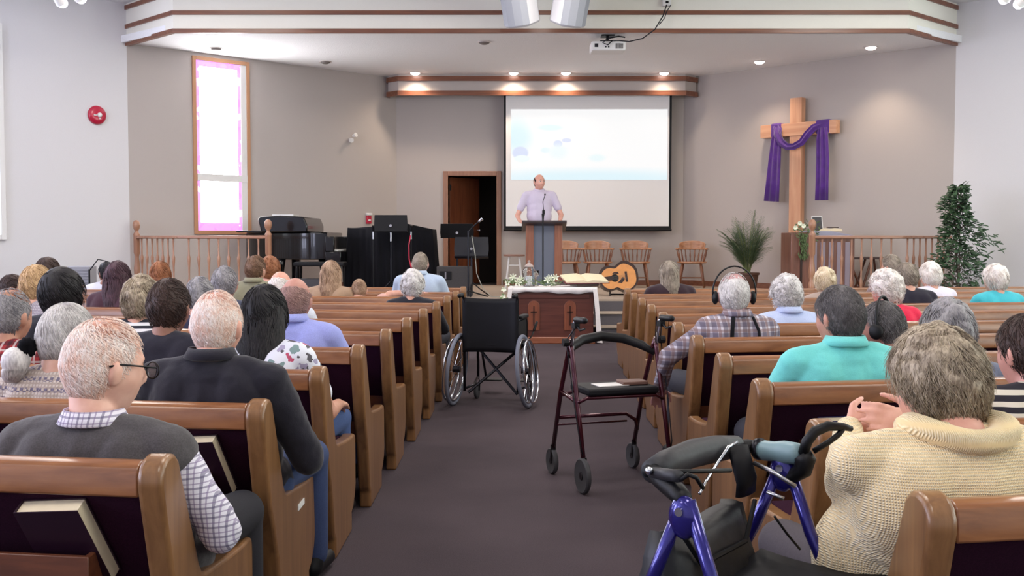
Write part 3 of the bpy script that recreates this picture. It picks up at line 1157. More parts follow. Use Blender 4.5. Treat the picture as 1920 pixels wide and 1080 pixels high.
# mic stand with boom and cable by the low stand
o = empty('microphone_stand', (X(878, 14.95), 14.95, SZ), 0, 'black microphone stand with short legs beside the floor monitor', 'microphone stand')
MB().cyl((0, 0, .03), (0, 0, .95), .011, n=8).tube([(0, 0, .93), (.06, 0, 1.0), (.15, -.02, 1.08)], .009, 8).build('pole', M['darkmetal'], o, smooth='auto')
MB().cyl((.15, -.02, 1.08), (.20, -.03, 1.12), .015, .024, 10).build('microphone', M['metal'], o, smooth='auto')
for q in range(3):
    a = q * 2 * PI / 3 + .2
    MB().tube([(0, 0, .10), (.28 * math.cos(a), .28 * math.sin(a), .015)], .01, 8).build('leg', M['black'], o)
pts = [(.05, -.01, .88), (.10, -.03, .6), (.12, -.05, .35), (.2, -.05, .15), (.33, -.08, .02), (.5, -.1, .012)]
MB().tube(pts, .006, 6).build('cable', mat('grey_cable', C(150, 150, 140), .5), o, smooth=True)
# floor monitor
Ym = 15.35
o = empty('floor_monitor', (X(851, Ym), Ym, SZ), 0, 'large dark floor monitor speaker with a recessed handle', 'loudspeaker')
wz = Zp(499, Ym) - SZ
M['charcoal'] = mat('charcoal_paint', C(58, 55, 56), .8, noise_scale=90, noise_amt=.15)
MB().prism([(-.18, 0), (.25, 0), (.25, wz * .8), (.05, wz), (-.18, wz)], -.24, .27, 'x').build('cabinet', M['charcoal'], o, bevel=.012)
MB().box((-.11, -.185, wz - .13), (.17, .012, .12)).build('handle_recess', M['black'], o, bevel=.004)
MB().box((-.11, -.192, wz - .13), (.02, .012, .10)).build('handle', M['metal'], o)

# ------------------------------------------------------------------ pulpit (podium) with acrylic front
Yp = 15.55
pz = at(960, 412, Yp).z - SZ
px0, px1 = X(986, Yp), X(1054, Yp)
o = empty('podium', ((px0 + px1) / 2, Yp, SZ), 0, 'wood-sided podium with frosted front before the speaker', 'podium')
hw = (px1 - px0) / 2
M['podium_wood'] = wood('podium_wood', C(124, 74, 56), C(158, 104, 80), .4, 2)
for sx in (-1, 1):
    b = MB().prism([(sx * hw, .04), (sx * hw, pz - .05), (sx * (hw - .115), pz - .05), (sx * (hw - .115), .04)], -.04, .28, 'y')
    b.build('side_column', M['podium_wood'], o, bevel=.004)
k = NT('frosted_acrylic')
k.b.inputs['Base Color'].default_value = C(150, 156, 172)
k.b.inputs['Roughness'].default_value = .35
k.b.inputs['Transmission Weight'].default_value = .55
k.b.inputs['IOR'].default_value = 1.15
MB().box2((-hw + .11, -.02, .08), (hw - .11, -.005, pz - .06)).build('acrylic_front', k.m, o)
MB().box2((-hw + .11, .2, .08), (hw - .11, .215, pz * .6)).build('inner_panel', mat('podium_inner', C(176, 178, 190), .6), o)
MB().box((0, .12, .03), (2 * hw + .12, .46, .06)).build('base', M['podium_wood'], o, bevel=.008)
tw = (X(1060, Yp) - X(972, Yp)) / 2
MB().prism([(-.16, pz - .055), (.30, pz - .17), (.30, pz - .145), (-.16, pz - .012), (-.175, pz - .03)], -tw + .02, tw - .02, 'x').build('reading_desk', mat('podium_top', C(66, 58, 62), .35), o, bevel=.005)
cxm = X(1019, Yp) - (px0 + px1) / 2
MB().tube([(cxm, .0, pz), (cxm, .0, pz + .17), (cxm - .01, -.01, pz + .26), (cxm + .02, .03, pz + .36)], .005, 8).ell((cxm + .022, .035, pz + .37), (.013, .013, .016), t=TL).build('gooseneck_microphone', M['darkmetal'], o, smooth=True)
MB().lathe([(.011, 0), (.02, .03), (.021, .07), (.013, .09)], (cxm, -.0, pz + .06), 10).build('microphone', M['black'], o, smooth=True)
# straight mic stand in front
o = empty('microphone_stand', (X(1018, 15.2), 15.2, SZ), 0, 'slim straight black microphone stand in front of the podium', 'microphone stand')
MB().cyl((0, 0, .02), (0, 0, pz - .02), .010, n=8).lathe([(.13, 0), (.13, .015), (.02, .03)], n=20).build('pole', M['black'], o, smooth='auto')
MB().cyl((0, 0, pz - .02), (0, .02, pz + .08), .012, .02, 10).build('microphone', M['black'], o, smooth='auto')

# white stool
Ys = 16.9
o = empty('stool', (X(964, Ys), Ys, SZ), 0, 'white wooden stool with brown seat left of the podium', 'stool')
sz = Zp(477, Ys) - SZ
MB().lathe([(.0, sz - .03), (.17, sz - .03), (.175, sz - .015), (.17, sz), (0, sz)], n=24).build('seat', mat('stool_seat', C(150, 112, 96), .4), o, smooth='auto')
for q in range(4):
    a = q * PI / 2 + PI / 4
    MB().cyl((.11 * math.cos(a), .11 * math.sin(a), sz - .03), (.20 * math.cos(a), .20 * math.sin(a), 0), .016, .018, 10).build('leg', M['white'], o, smooth='auto')
for q in range(4):
    a, c_ = q * PI / 2 + PI / 4, (q + 1) * PI / 2 + PI / 4
    for (zz, rr) in ((sz * .35, .168), (sz * .7, .135)):
        MB().cyl((rr * math.cos(a), rr * math.sin(a), zz), (rr * math.cos(c_), rr * math.sin(c_), zz), .009, n=8).build('stretcher', M['white'], o)

# ------------------------------------------------------------------ captain's chairs
M['maple'] = wood('chair_maple', C(150, 98, 66), C(196, 142, 102), .3, 0)
M['maple_dark'] = wood('chair_leg_wood', C(116, 72, 50), C(156, 104, 74), .35, 2)


def captain():
    root = empty('captains_chair', (0, 0, SZ), 0, 'x', 'chair', 'captain\'s chairs along the stage back wall')
    MB().lathe([(0, .41), (.20, .41), (.235, .425), (.23, .445), (.12, .437), (0, .432)], n=28).build('seat', M['maple'], root, smooth='auto', shear=lambda V: V * np.array([1.08, 1, 1]))
    # arm bow: horseshoe, opens toward the front (-y)
    bow = [(.265 * math.sin(a), .24 * math.cos(a) * 1.0 + 0, .66) for a in np.linspace(-2.05, 2.05, 25)]
    MB().tube(bow, .024, 8, flat=.7).build('arm_bow', M['maple'], root, smooth=True)
    # crest on top of the rear half
    cr = [(.258 * math.sin(a), .235 * math.cos(a)) for a in np.linspace(-.95, .95, 17)]
    V, Fs = [], []
    n = len(cr)
    for i, (x, y) in enumerate(cr):
        u = abs(i / (n - 1) - .5) * 2
        tp = .80 - .05 * u ** 3
        d = np.array([x, y]) / math.hypot(x, y) * .012
        V += [(x - d[0], y - d[1], .665), (x + d[0], y + d[1], .665), (x + d[0] * 2.4, y + d[1] * 2.4, tp), (x + d[0] * .6, y + d[1] * .6, tp)]
    for i in range(n - 1):
        for j in range(4):
            a, c_ = i * 4 + j, i * 4 + (j + 1) % 4
            Fs.append((a, c_, c_ + 4, a + 4))
    Fs += [(0, 1, 2, 3), tuple(range((n - 1) * 4, n * 4))]
    MB().add(np.array(V), Fs).build('crest_rail', M['maple'], root, bevel=.008)
    for a in np.linspace(-1.8, 1.8, 12):
        MB().lathe([(.009, 0), (.011, .06), (.015, .11), (.009, .16), (.009, .235)], (0, 0, 0), 8).build('spindle', M['maple_dark'], root, smooth=True,
            shear=lambda V, a=a: np.column_stack([V[:, 0] + (.205 + V[:, 2] * .24) * math.sin(a), V[:, 1] + (.19 + V[:, 2] * .2) * math.cos(a), V[:, 2] + .43]))
    for sx in (-1, 1):
        for sy in (-1, 1):
            b = MB()
            b.tube([(sx * .15, sy * .14, .42), (sx * .17, sy * .16, .30), (sx * .19, sy * .18, .16), (sx * .215, sy * .205, 0)], [.017, .024, .016, .014], 10)
            b.build('leg', M['maple_dark'], root, smooth=True)
    MB().cyl((-.185, -.0, .17), (.185, 0, .17), .011, n=8).cyl((-.185, -.17, .17), (-.185, .17, .17), .011, n=8).cyl((.185, -.17, .17), (.185, .17, .17), .011, n=8).build('stretcher', M['maple_dark'], root, smooth='auto')
    return root


chp = captain()
for i, (px, lab) in enumerate(((1062, 'wooden captain\'s chair half hidden by the podium'), (1121, 'wooden captain\'s chair, middle of the three by the podium'),
                               (1192, 'wooden captain\'s chair directly above the guitar, right of three'), (1297, 'wooden captain\'s chair standing apart left of the potted palm'))):
    c = chp if i == 0 else copy_tree(chp)
    Yk = 18.05
    c.location = (X(px, Yk), Yk, SZ)
    c.rotation_euler = (0, 0, R((4, 0, -3, -12)[i]))
    c['label'] = lab

# ------------------------------------------------------------------ guitar on a stand
Yg = 15.35
g0 = at(1160, 516, Yg)
o = empty('guitar', (g0.x, Yg, SZ), 0, 'acoustic guitar with orange-brown top lying on its side on the stage', 'guitar')
# body outline in (u along body, v across); neck towards -u
bo = []
for t_ in np.linspace(0, 2 * PI, 48, endpoint=False):
    u = math.cos(t_)
    rad = .19 + .0 * u
    uu = .235 * u
    wv = .185 * math.sqrt(max(0, 1 - (u * .999) ** 2)) ** .75 if abs(u) < 1 else 0
    waist = 1 - .30 * math.exp(-((u + .12) / .28) ** 2) - .13 * (1 if u < 0 else 0) * min(1, -u * 2 if u < 0 else 0)
    vv = wv * waist * (1 if math.sin(t_) >= 0 else -1)
    bo.append((uu, vv))
gr = R(7)
tlt = R(-16)


def gsh(V):
    # V: x=u, y=depth, z=v ; rotate in plane then lean back, then lift on ground
    c_, s_ = math.cos(gr), math.sin(gr)
    V = V * np.array([1.12, 1.1, 1.2])
    x, z = V[:, 0] * c_ - V[:, 2] * s_, V[:, 0] * s_ + V[:, 2] * c_
    y = V[:, 1]
    ct, st_ = math.cos(tlt), math.sin(tlt)
    y2, z2 = y * ct - z * st_, y * st_ + z * ct
    return np.column_stack([x, y2, z2 + g0.z - SZ - .035])


M['spruce'] = mat('guitar_top', C(214, 146, 84), .25, coat=.5, noise_scale=14, noise_amt=.08)
M['gside'] = mat('guitar_sides', C(52, 34, 30), .25, coat=.4)
MB().prism([(u * 1.10, v * 1.12 + .012) for u, v in bo], 0.004, .11, 'y').build('body', M['gside'], o, shear=gsh, smooth='auto')
MB().prism([(u * .97, v * .96) for u, v in bo], -.004, .0, 'y').build('soundboard', M['spruce'], o, shear=gsh)
MB().cyl((-.05, -.005, 0), (-.05, -.0062, 0), .05, n=28).build('sound_hole', M['black'], o, shear=gsh)
MB().box2((.085, -.012, -.065), (.115, -.004, .065)).build('bridge', M['gside'], o, shear=gsh, bevel=.003)
pg = [(-.02, .04), (.03, .055), (.07, .02), (.075, -.01), (.045, -.02), (.02, .012)]
MB().prism([(u, -v - .02) for u, v in pg], -.0068, -.004, 'y').prism([(-.09, .05), (-.05, .075), (0, .07), (.01, .045), (-.05, .055)], -.0068, -.004, 'y').build('pickguard', M['gside'], o, shear=gsh)
MB().box2((-.66, -.022, -.026), (-.08, -.002, .026)).build('neck', M['gside'], o, shear=gsh, bevel=.004)
MB().prism([(-.66, -.026), (-.66, .026), (-.68, .036), (-.85, .04), (-.86, -.04), (-.68, -.036)], -.014, .004, 'y').build('headstock', M['gside'], o, shear=gsh, bevel=.003)
b = MB()
for i in range(6):
    v = -.018 + i * .0072
    b.cyl((-.68, -.026, v), (.10, -.016, v * 1.3), .0009, n=4)
b.build('strings', M['metal'], o, shear=gsh)
b = MB()
b.tube([(-.1, .30, 0.01), (-.1, .16, .14)], .01, 8).tube([(.12, .30, 0.01), (.12, .16, .14)], .01, 8).tube([(-.12, .06, .012), (-.1, .30, .012), (.12, .30, .012), (.14, .06, .012)], .01, 8)
b.build('floor_stand', M['black'], o)

# ------------------------------------------------------------------ communion table
Yt = 13.52
tx0, tx1 = X(959, Yt), X(1113, Yt)
tz = at(960, 541, Yt).z
o = empty('communion_table', ((tx0 + tx1) / 2, Yt, 0), 0, 'carved reddish-brown communion table at the foot of the stage', 'table')
hw = (tx1 - tx0) / 2
M['mahog'] = wood('table_wood', C(78, 40, 34), C(106, 58, 48), .35, 0, coat=.4)
M['mahog_l'] = wood('table_carving', C(116, 62, 44), C(142, 82, 58), .35, 2, coat=.4)
MB().box2((-hw, 0, .07), (hw, .58, tz - .03)).build('cabinet', M['mahog'], o, bevel=.004)
MB().box2((-hw - .025, -.03, 0), (hw + .025, .60, .085)).build('plinth', wood('table_plinth', C(134, 76, 54), C(160, 100, 74), .35, 0), o, bevel=.01)
MB().box2((-hw + .05, -.012, tz - .13), (hw - .05, 0, tz - .05)).build('frieze', M['mahog'], o, bevel=.004)
for px in (1001, 1069):
    cx = X(px, Yt) - (tx0 + tx1) / 2
    w, z0, z1 = .075, .17, .50
    arch = [(cx - w, z0), (cx + w, z0)] + [(cx + w * math.cos(a), z1 - .02 + w * math.sin(a)) for a in np.linspace(0, PI, 13)]
    ap = MB().prism(arch, -.014, 0, 'y').build('arched_panel', M['mahog_l'], o, bevel=.004)
    ap2 = [(cx + (p_[0] - cx) * .72, z0 + .03 + (p_[1] - z0 - .03) * .9) for p_ in arch]
    MB().prism(ap2, -.018, -.012, 'y').build('panel_inset', M['mahog_l'], ap)
    MB().box((cx, -.024, .36), (.014, .014, .25)).box((cx, -.024, .41), (.08, .014, .014)).build('carved_cross', M['gside'], ap)
# cloth: closed thin shell over the top, hanging at both ends, narrow drop in front
M['linen'] = mat('white_linen', C(232, 224, 222), .85, noise_scale=30, noise_amt=.03, sheen=.2)
o = empty('table_runner', ((tx0 + tx1) / 2, Yt, tz), 0, 'white cloth laid over the communion table and hanging down its ends', 'tablecloth')
cp = []
segs = [(-hw - .10, -.52), (-hw - .085, -.3), (-hw - .04, -.05), (-hw - .03, .0), (-hw, .012)] + [(x, .014 + .002 * math.sin(x * 9)) for x in np.linspace(-hw + .05, hw - .05, 16)] + [(hw, .012), (hw + .035, -.01), (hw + .04, -.1), (hw + .055, -.3), (hw + .085, -.5), (hw + .09, -.70)]
V, Fs = [], []
ny = 12
for i, (x, z) in enumerate(segs):
    for j in range(ny):
        y = -.045 + .67 * j / (ny - 1)
        wob = .012 * math.sin(j * 1.9 + i * .3) * max(0, -z) * 2
        V.append((x + wob, y, z))
n = len(segs)
for i in range(n - 1):
    for j in range(ny - 1):
        Fs.append((i * ny + j, (i + 1) * ny + j, (i + 1) * ny + j + 1, i * ny + j + 1))
cb = MB().add(np.array(V), Fs).build('cloth_top', M['linen'], o, smooth=True)
sd = cb.modifiers.new('thick', 'SOLIDIFY')
sd.thickness = .008
V, Fs = [], []
nx = 60
for i in range(nx + 1):
    x = -hw - .045 + (2 * hw + .09) * i / nx
    d = .052 + .012 * math.sin(x * 7) + .006 * math.sin(x * 23)
    for j, (yy, zz) in enumerate(((-.03, .014), (-.05, .008), (-.054, -.01), (-.05 - .006 * math.sin(x * 40), -d))):
        V.append((x, yy, zz))
for i in range(nx):
    for j in range(3):
        Fs.append((i * 4 + j, i * 4 + j + 1, (i + 1) * 4 + j + 1, (i + 1) * 4 + j))
cb = MB().add(np.array(V), Fs).build('cloth_front_hem', M['linen'], o, smooth=True)
sd = cb.modifiers.new('thick', 'SOLIDIFY')
sd.thickness = .006

for (sx, zb_) in ((1, -.70), (-1, -.42)):
    fo = [(sx * (hw - .02), .012), (sx * (hw + .04), -.004), (sx * (hw + .06), -.12), (sx * (hw + .085), -.4 if sx > 0 else -.3), (sx * (hw + .115 if sx > 0 else hw + .08), zb_), (sx * (hw + .04), zb_ + .01), (sx * (hw + .02), -.3), (sx * (hw - .005), -.06)]
    MB().prism(fo, -.062, -.046, 'y').build('cloth_side_fold', M['linen'], o, bevel=.004)
# lantern jar with candle
tt_ = tz + .02
def on_table(px, dy=.25):
    return (X(px, Yt + dy), Yt + dy, tt_)


k = NT('clear_glass')
k.b.inputs['Base Color'].default_value = (.93, .96, .97, 1)
k.b.inputs['Roughness'].default_value = .03
k.b.inputs['Transmission Weight'].default_value = 1
k.b.inputs['IOR'].default_value = 1.3
M['glass'] = k.m
o = empty('candle_jar', on_table(992), 0, 'clear glass jar with lid and white candle inside on the communion table', 'candle jar')
MB().lathe([(.075, 0), (.085, .01), (.088, .2), (.06, .24), (.055, .25), (.05, .245), (.082, .195), (.08, .015)], n=24).build('jar', M['glass'], o, smooth='auto')
MB().lathe([(.06, .25), (.062, .262), (.03, .29), (.012, .30), (.018, .325), (.0, .34)], n=20).build('lid', mat('pale_gold', C(206, 190, 186), .3, .4), o, smooth='auto')
MB().lathe([(.042, .012), (.042, .13), (.036, .132), (.0, .128)], n=20).cyl((0, 0, .12), (0, 0, .145), .003).build('candle', M['white'], o, smooth='auto')
o = empty('glass_goblet', on_table(1006, .35), 0, 'clear glass goblet behind the candle jar', 'goblet')
MB().lathe([(.035, 0), (.006, .01), (.006, .1), (.03, .14), (.034, .2), (.03, .2), (.026, .145), (.003, .12)], n=16).build('bowl', M['glass'], o, smooth=True)

M['petal'] = mat('lily_petal', C(240, 244, 222), .6)
M['leaf'] = mat('flower_leaf', C(116, 140, 88), .6, noise_scale=20, noise_amt=.3)


def petal(b, c, d, up, L, w):
    c, d, up = np.array(c, float), np.array(d, float), np.array(up, float)
    s_ = np.cross(d, up)
    V = []
    prof = [(0, .12), (.3, .7), (.6, 1), (.85, .6), (1, .05)]
    for t_, ww in prof:
        p_ = c + d * L * t_ + up * L * .35 * (t_ ** 2 if t_ < .7 else .49 - (t_ - .7) * .6)
        V += [p_ - s_ * w * ww, p_ + up * w * .3, p_ + s_ * w * ww, p_ - up * .004]
    Fs = []
    for i in range(4):
        for j in range(4):
            a, c_ = i * 4 + j, i * 4 + (j + 1) % 4
            Fs.append((a, c_, c_ + 4, a + 4))
    b.add(np.array(V), Fs)


def lilies(cx, label, n_, seed, spread):
    rnd = random.Random(seed)
    root = empty('lily_spray', cx, 0, label, 'flowers', 'white lilies on the communion table')
    for q in range(n_):
        b = MB()
        c = (rnd.uniform(-spread, spread), rnd.uniform(-.09, .02), rnd.uniform(.05, .12))
        ax0 = rnd.uniform(0, 1)
        for i in range(6):
            a = ax0 + i * PI / 3
            d = Vector((math.cos(a), -.5, math.sin(a) * .9 + .25)).normalized()
            up = Vector((-d.x * .3, -1, .4)).normalized()
            petal(b, c, d, up, .062, .014)
        b.build('blossom', M['petal'], root, smooth=True)
    b = MB()
    for q in range(n_ * 8):
        a = rnd.uniform(0, 2 * PI)
        d = Vector((math.cos(a), math.sin(a) * .5 - .2, rnd.uniform(-.1, .5))).normalized()
        petal(b, (rnd.uniform(-spread * 1.2, spread * 1.2), rnd.uniform(-.1, .05), rnd.uniform(.01, .06)), d, (0, 0, 1), rnd.uniform(.06, .12), .012)
    b.build('foliage', M['leaf'], root, smooth=True)
    return root


lilies(on_table(968, .12), 'white lilies at the left end of the communion table', 4, 3, .09)
lilies(on_table(1027, .12), 'white lilies in the middle of the communion table', 4, 5, .11)
# trailing flowers down the left corner
rnd = random.Random(8)
root = empty('trailing_flowers', (X(953, Yt - .05), Yt - .03, tz), 0, 'small white flowers trailing over the left corner of the table', 'flowers')
b, b2 = MB(), MB()
for i in range(26):
    c = (rnd.uniform(-.07, .05), rnd.uniform(-.06, 0), rnd.uniform(-.22, .08))
    a = rnd.uniform(0, 6.28)
    if i % 2:
        petal(b, c, Vector((math.cos(a), -.6, math.sin(a))).normalized(), (0, -1, .2), .055, .013)
    elif i % 4 == 0:
        b2 = MB()
        for j in range(5):
            petal(b2, c, Vector((math.cos(a + j * 1.26), -.5, math.sin(a + j * 1.26))).normalized(), (0, -1, .2), .042, .012)
        b2.build('blossom', M['petal'], root)
b.build('foliage', M['leaf'], root)
# open bible on stand
Ybk = Yt + .25
o = empty('open_bible', (X(1096, Ybk), Ybk, tt_), R(16), 'large open bible on a low stand at the right of the communion table', 'book')
tl = R(17)
rb = np.array([[1, 0, 0], [0, math.cos(tl), -math.sin(tl)], [0, math.sin(tl), math.cos(tl)]])
M['page'] = mat('cream_pages', C(232, 216, 184), .8, noise_scale=40, noise_amt=.04)
for sx in (-1, 1):
    pg_ = [(0, .03), (sx * .06, .05), (sx * .15, .045), (sx * .29, .03), (sx * .29, .012), (0, .012)]
    MB().prism(pg_, -.12, .16, 'y').build('page_block', M['page'], o, shear=lambda V: V @ rb.T + np.array([0, 0, .07]), smooth='auto')
MB().box((0, .02, .008), (.61, .30, .008)).build('cover', mat('bible_cover', C(110, 40, 52), .5), o, shear=lambda V: V @ rb.T + np.array([0, 0, .07]))
MB().prism([(-.12, 0), (.14, 0), (.14, .115), (-.12, .04), (-.12, -.0), (.14, 0)], -.15, .15, 'x').build('book_stand', M['gside'], o)

# ------------------------------------------------------------------ pulpit at the right with flowers and laptop
Yq = 15.7
qx0, qx1 = X(1476, Yq), X(1597, Yq)
qz = at(960, 446, Yq).z - SZ
o = empty('pulpit', ((qx0 + qx1) / 2, Yq, SZ), 0, 'large wooden pulpit behind the right railing', 'pulpit')
hw = (qx1 - qx0) / 2
M['pulpit'] = wood('pulpit_wood', C(104, 64, 52), C(140, 94, 76), .4, 2)
sx1 = X(1513, Yq) - (qx0 + qx1) / 2
MB().box2((-hw, -.2, 0), (sx1, .38, at(960, 436, Yq).z - SZ)).build('side_wing', M['pulpit'], o, bevel=.008)
MB().box2((X(1493, Yq) - (qx0 + qx1) / 2, -.212, 0), (X(1497, Yq) - (qx0 + qx1) / 2, -.2, .9)).build('groove', M['gside'], o)
MB().box2((sx1, -.12, .02), (hw, .38, qz)).build('front_panel', M['pulpit'], o, bevel=.004)
for i in range(5):
    x = sx1 + .04 + i * (hw - sx1 - .06) / 5
    MB().box2((x, -.135, .1), (x + .07, -.12, qz - .06)).build('slat', mat('pulpit_slat', C(150, 138, 150), .45) if i == 0 else bpy.data.materials['pulpit_slat'], o, bevel=.004)
dk = [(sx1 - .02, qz), (hw, qz), (hw, qz + .03), (sx1 + .45 * (hw - sx1), qz + .10), (sx1 - .02, qz + .10)]
MB().prism(dk, -.18, .40, 'y').build('reading_desk', mat('pulpit_desk', C(150, 148, 168), .4), o, bevel=.006)
z_ = qz + .10
o = empty('framed_tablet', (X(1531, Yq), Yq - .05, SZ + z_), R(12), 'dark tablet standing upright on the pulpit', 'tablet')
MB().prism([(-.085, 0), (.085, 0), (.06, .22), (-.11, .22)], -.008, .008, 'y').build('case', M['white'], o, bevel=.002)
MB().prism([(-.075, .01), (.07, .01), (.046, .21), (-.10, .21)], -.011, -.008, 'y').build('display', mat('tablet_screen', C(52, 42, 48), .3, noise_scale=14, noise_amt=.5), o)
o = empty('open_book', (X(1553, Yq), Yq - .03, SZ + z_), R(-6), 'open book with white pages lying on the pulpit', 'book')
MB().prism([(-.17, 0), (.17, 0), (.16, .03), (.06, .045), (0, .03), (-.07, .045), (-.16, .02)], -.10, .10, 'y').build('pages', M['page'], o)
MB().box((.05, .02, .055), (.16, .10, .015)).build('cover', M['gside'], o)
# garland
rnd = random.Random(4)
root = empty('flower_garland', (X(1500, Yq), Yq - .22, SZ + at(960, 436, Yq).z - SZ), 0, 'garland of white roses and ferns hanging on the pulpit', 'flowers')
b = MB()
for i in range(240):
    t_ = rnd.random()
    if t_ < .55:
        c = (rnd.gauss(-.01, .035 * (1.1 - t_)), rnd.uniform(-.03, .02), -rnd.random() ** .8 * .36)
        d = Vector((rnd.uniform(-.5, .5), -.4, -1)).normalized()
    else:
        c = (rnd.uniform(-.17, .20), rnd.uniform(-.04, .10), rnd.uniform(-.10, .10) + (.05 if rnd.random() < .4 else 0))
        d = Vector((rnd.uniform(-1, 1), -.5, rnd.uniform(-.9, .6))).normalized()
    petal(b, c, d, (0, -1, .3), rnd.uniform(.04, .08), .009)
b.build('foliage', mat('garland_leaf', C(84, 104, 62), .6, noise_scale=20, noise_amt=.3), root)
for (px, py) in ((1491, 427), (1499, 419), (1506, 424)):
    q = at(px, py, Yq - .26)
    b = MB()
    for i in range(9):
        a = i * .7
        petal(b, (q.x - X(1500, Yq), -.04, q.z - root.location.z), Vector((math.cos(a), -.5, math.sin(a))).normalized(), (0, -1, 0), .04, .018)
    b.build('rose', M['petal'], root, smooth=True)
# low table behind the right rail
Yz = 16.1
o = empty('folding_table', (X(1610, Yz), Yz, SZ), 0, 'small table with splayed legs behind the right railing', 'table')
tz2 = Zp(482, Yz) - SZ
MB().box((0, 0, tz2 - .015), (.72, .4, .03)).build('table_top', mat('table_top_dark', C(74, 60, 58), .5), o, bevel=.004)
MB().box((-.42, -.02, tz2 - .22), (.2, .3, .44)).build('side_box', mat('pale_box', C(168, 156, 146), .7), o, bevel=.01)
for (a, c_) in (((-.30, 0), (-.38, 0)), ((-.2, 0), (0.02, 0)), ((.15, 0), (-.02, 0)), ((.28, 0), (.36, 0))):
    for sy in (-1, 1):
        MB().cyl((a[0], sy * .14, tz2 - .03), (c_[0], sy * .17, 0), .018, n=8).build('leg', M['oak_dark'], o)

# ------------------------------------------------------------------ plants
M['pot'] = mat('plant_pot', C(90, 62, 50), .6)
M['frond'] = mat('palm_leaf', C(84, 108, 78), .5, noise_scale=6, noise_amt=.35)
rnd = random.Random(12)
Yf = 16.7
root = empty('potted_palm', (X(1402, Yf), Yf, SZ), 0, 'feathery potted palm left of the wooden pulpit', 'potted plant')
MB().lathe([(.0, 0), (.13, 0), (.17, .26), (.185, .27), (.185, .30), (.16, .30), (.15, .26), (0, .25)], n=20).build('pot', M['pot'], root, smooth='auto')
MB().ell((0, 0, .255), (.15, .15, .02), t=TL).build('soil', M['gside'], root)
fb, sb_ = MB(), MB()
top = at(960, 403, Yf).z - SZ
for i in range(44):
    a = rnd.uniform(0, 2 * PI)
    lean = rnd.uniform(.05, 1.0)
    L = rnd.uniform(.75, 1.08) * (top - .2) * (1 - .18 * lean)
    out = Vector((math.cos(a), math.sin(a) * .7, 0))
    pts = []
    for t_ in np.linspace(0, 1, 9):
        r_ = lean * L * .62 * t_ ** 1.5
        z = .25 + L * (t_ - .32 * lean * t_ ** 2.6)
        pts.append(Vector((0, 0, z)) + out * (r_ + .03))
    sb_.tube([tuple(p_) for p_ in pts], [.006 - .004 * j / 8 for j in range(9)], 5)
    for j in range(26):
        t_ = .2 + .8 * j / 25
        k_ = min(7, int(t_ * 8))
        f_ = t_ * 8 - k_
        p_ = pts[k_].lerp(pts[k_ + 1], f_)
        tg = (pts[k_ + 1] - pts[k_]).normalized()
        sd = tg.cross(Vector((0, 0, 1)))
        if sd.length < .05:
            sd = Vector((-out.y, out.x, 0))
        sd.normalize()
        ll = .20 * math.sin(min(1, (1.08 - t_) * 1.6) * PI / 2) + .04
        for s_ in (-1, 1):
            d = (sd * s_ + tg * .8 + Vector((0, 0, -.25 + rnd.uniform(-.15, .15)))).normalized()
            petal(fb, tuple(p_), d, Vector((0, 0, .2)), ll, .017)
fb.build('foliage', M['frond'], root)
sb_.build('stems', mat('palm_stem', C(120, 130, 80), .6), root)

Yr = 14.35
root = empty('potted_ficus', (X(1794, Yr), Yr, 0), 0, 'tall leafy ficus tree in the right corner by the railing', 'potted plant')
MB().lathe([(.0, 0), (.15, 0), (.2, .30), (.215, .31), (.215, .34), (.19, .34), (.17, .30), (0, .29)], n=20).build('pot', M['pot'], root, smooth='auto')
tb, fb = MB(), MB()
top = at(960, 345, Yr).z
trk = []
for q in range(3):
    a = q * 2.1
    pts = [(.03 * math.cos(a), .03 * math.sin(a), .28), (.05 * math.cos(a + .8), .05 * math.sin(a + .8), .8), (.03 * math.cos(a + 2), .03 * math.sin(a + 2), 1.3), (.05 * math.cos(a + 2), .05, top - .15)]
    tb.tube(pts, [.014, .012, .009, .004], 7)
for i in range(1500):
    z = .50 + (top - .52) * (rnd.random() ** .85)
    t_ = (z - .5) / (top - .5)
    a = rnd.uniform(0, 2 * PI)
    rad = (.09 + .31 * min(1, (1 - t_) * 1.55)) * (1 if t_ > .2 else .6 + t_ * 2) * (.70 + .95 * mnoise.noise((math.cos(a) * 1.5, math.sin(a) * 1.5, z * 3.1)) + .22)
    rr = rad * rnd.random() ** .5 * (1 + .25 * math.sin(a * 3 + z * 7))
    c = (rr * math.cos(a), rr * math.sin(a), z)
    d = Vector((math.cos(a) + rnd.uniform(-.6, .6), math.sin(a) + rnd.uniform(-.6, .6), rnd.uniform(-1.3, .35))).normalized()
    petal(fb, c, d, Vector((rnd.uniform(-.3, .3), -.4, .8)).normalized(), rnd.uniform(.07, .11), rnd.uniform(.022, .032))
    if i % 12 == 0:
        tb.tube([(0, 0, max(.4, z - rr * .6)), (c[0] * .5, c[1] * .5, z - rr * .2), c], [.006, .004, .002], 5)
fb.build('foliage', mat('ficus_leaf', C(52, 78, 50), .4, noise_scale=9, noise_amt=.45), root)
tb.build('trunk', mat('ficus_bark', C(110, 96, 84), .8), root)

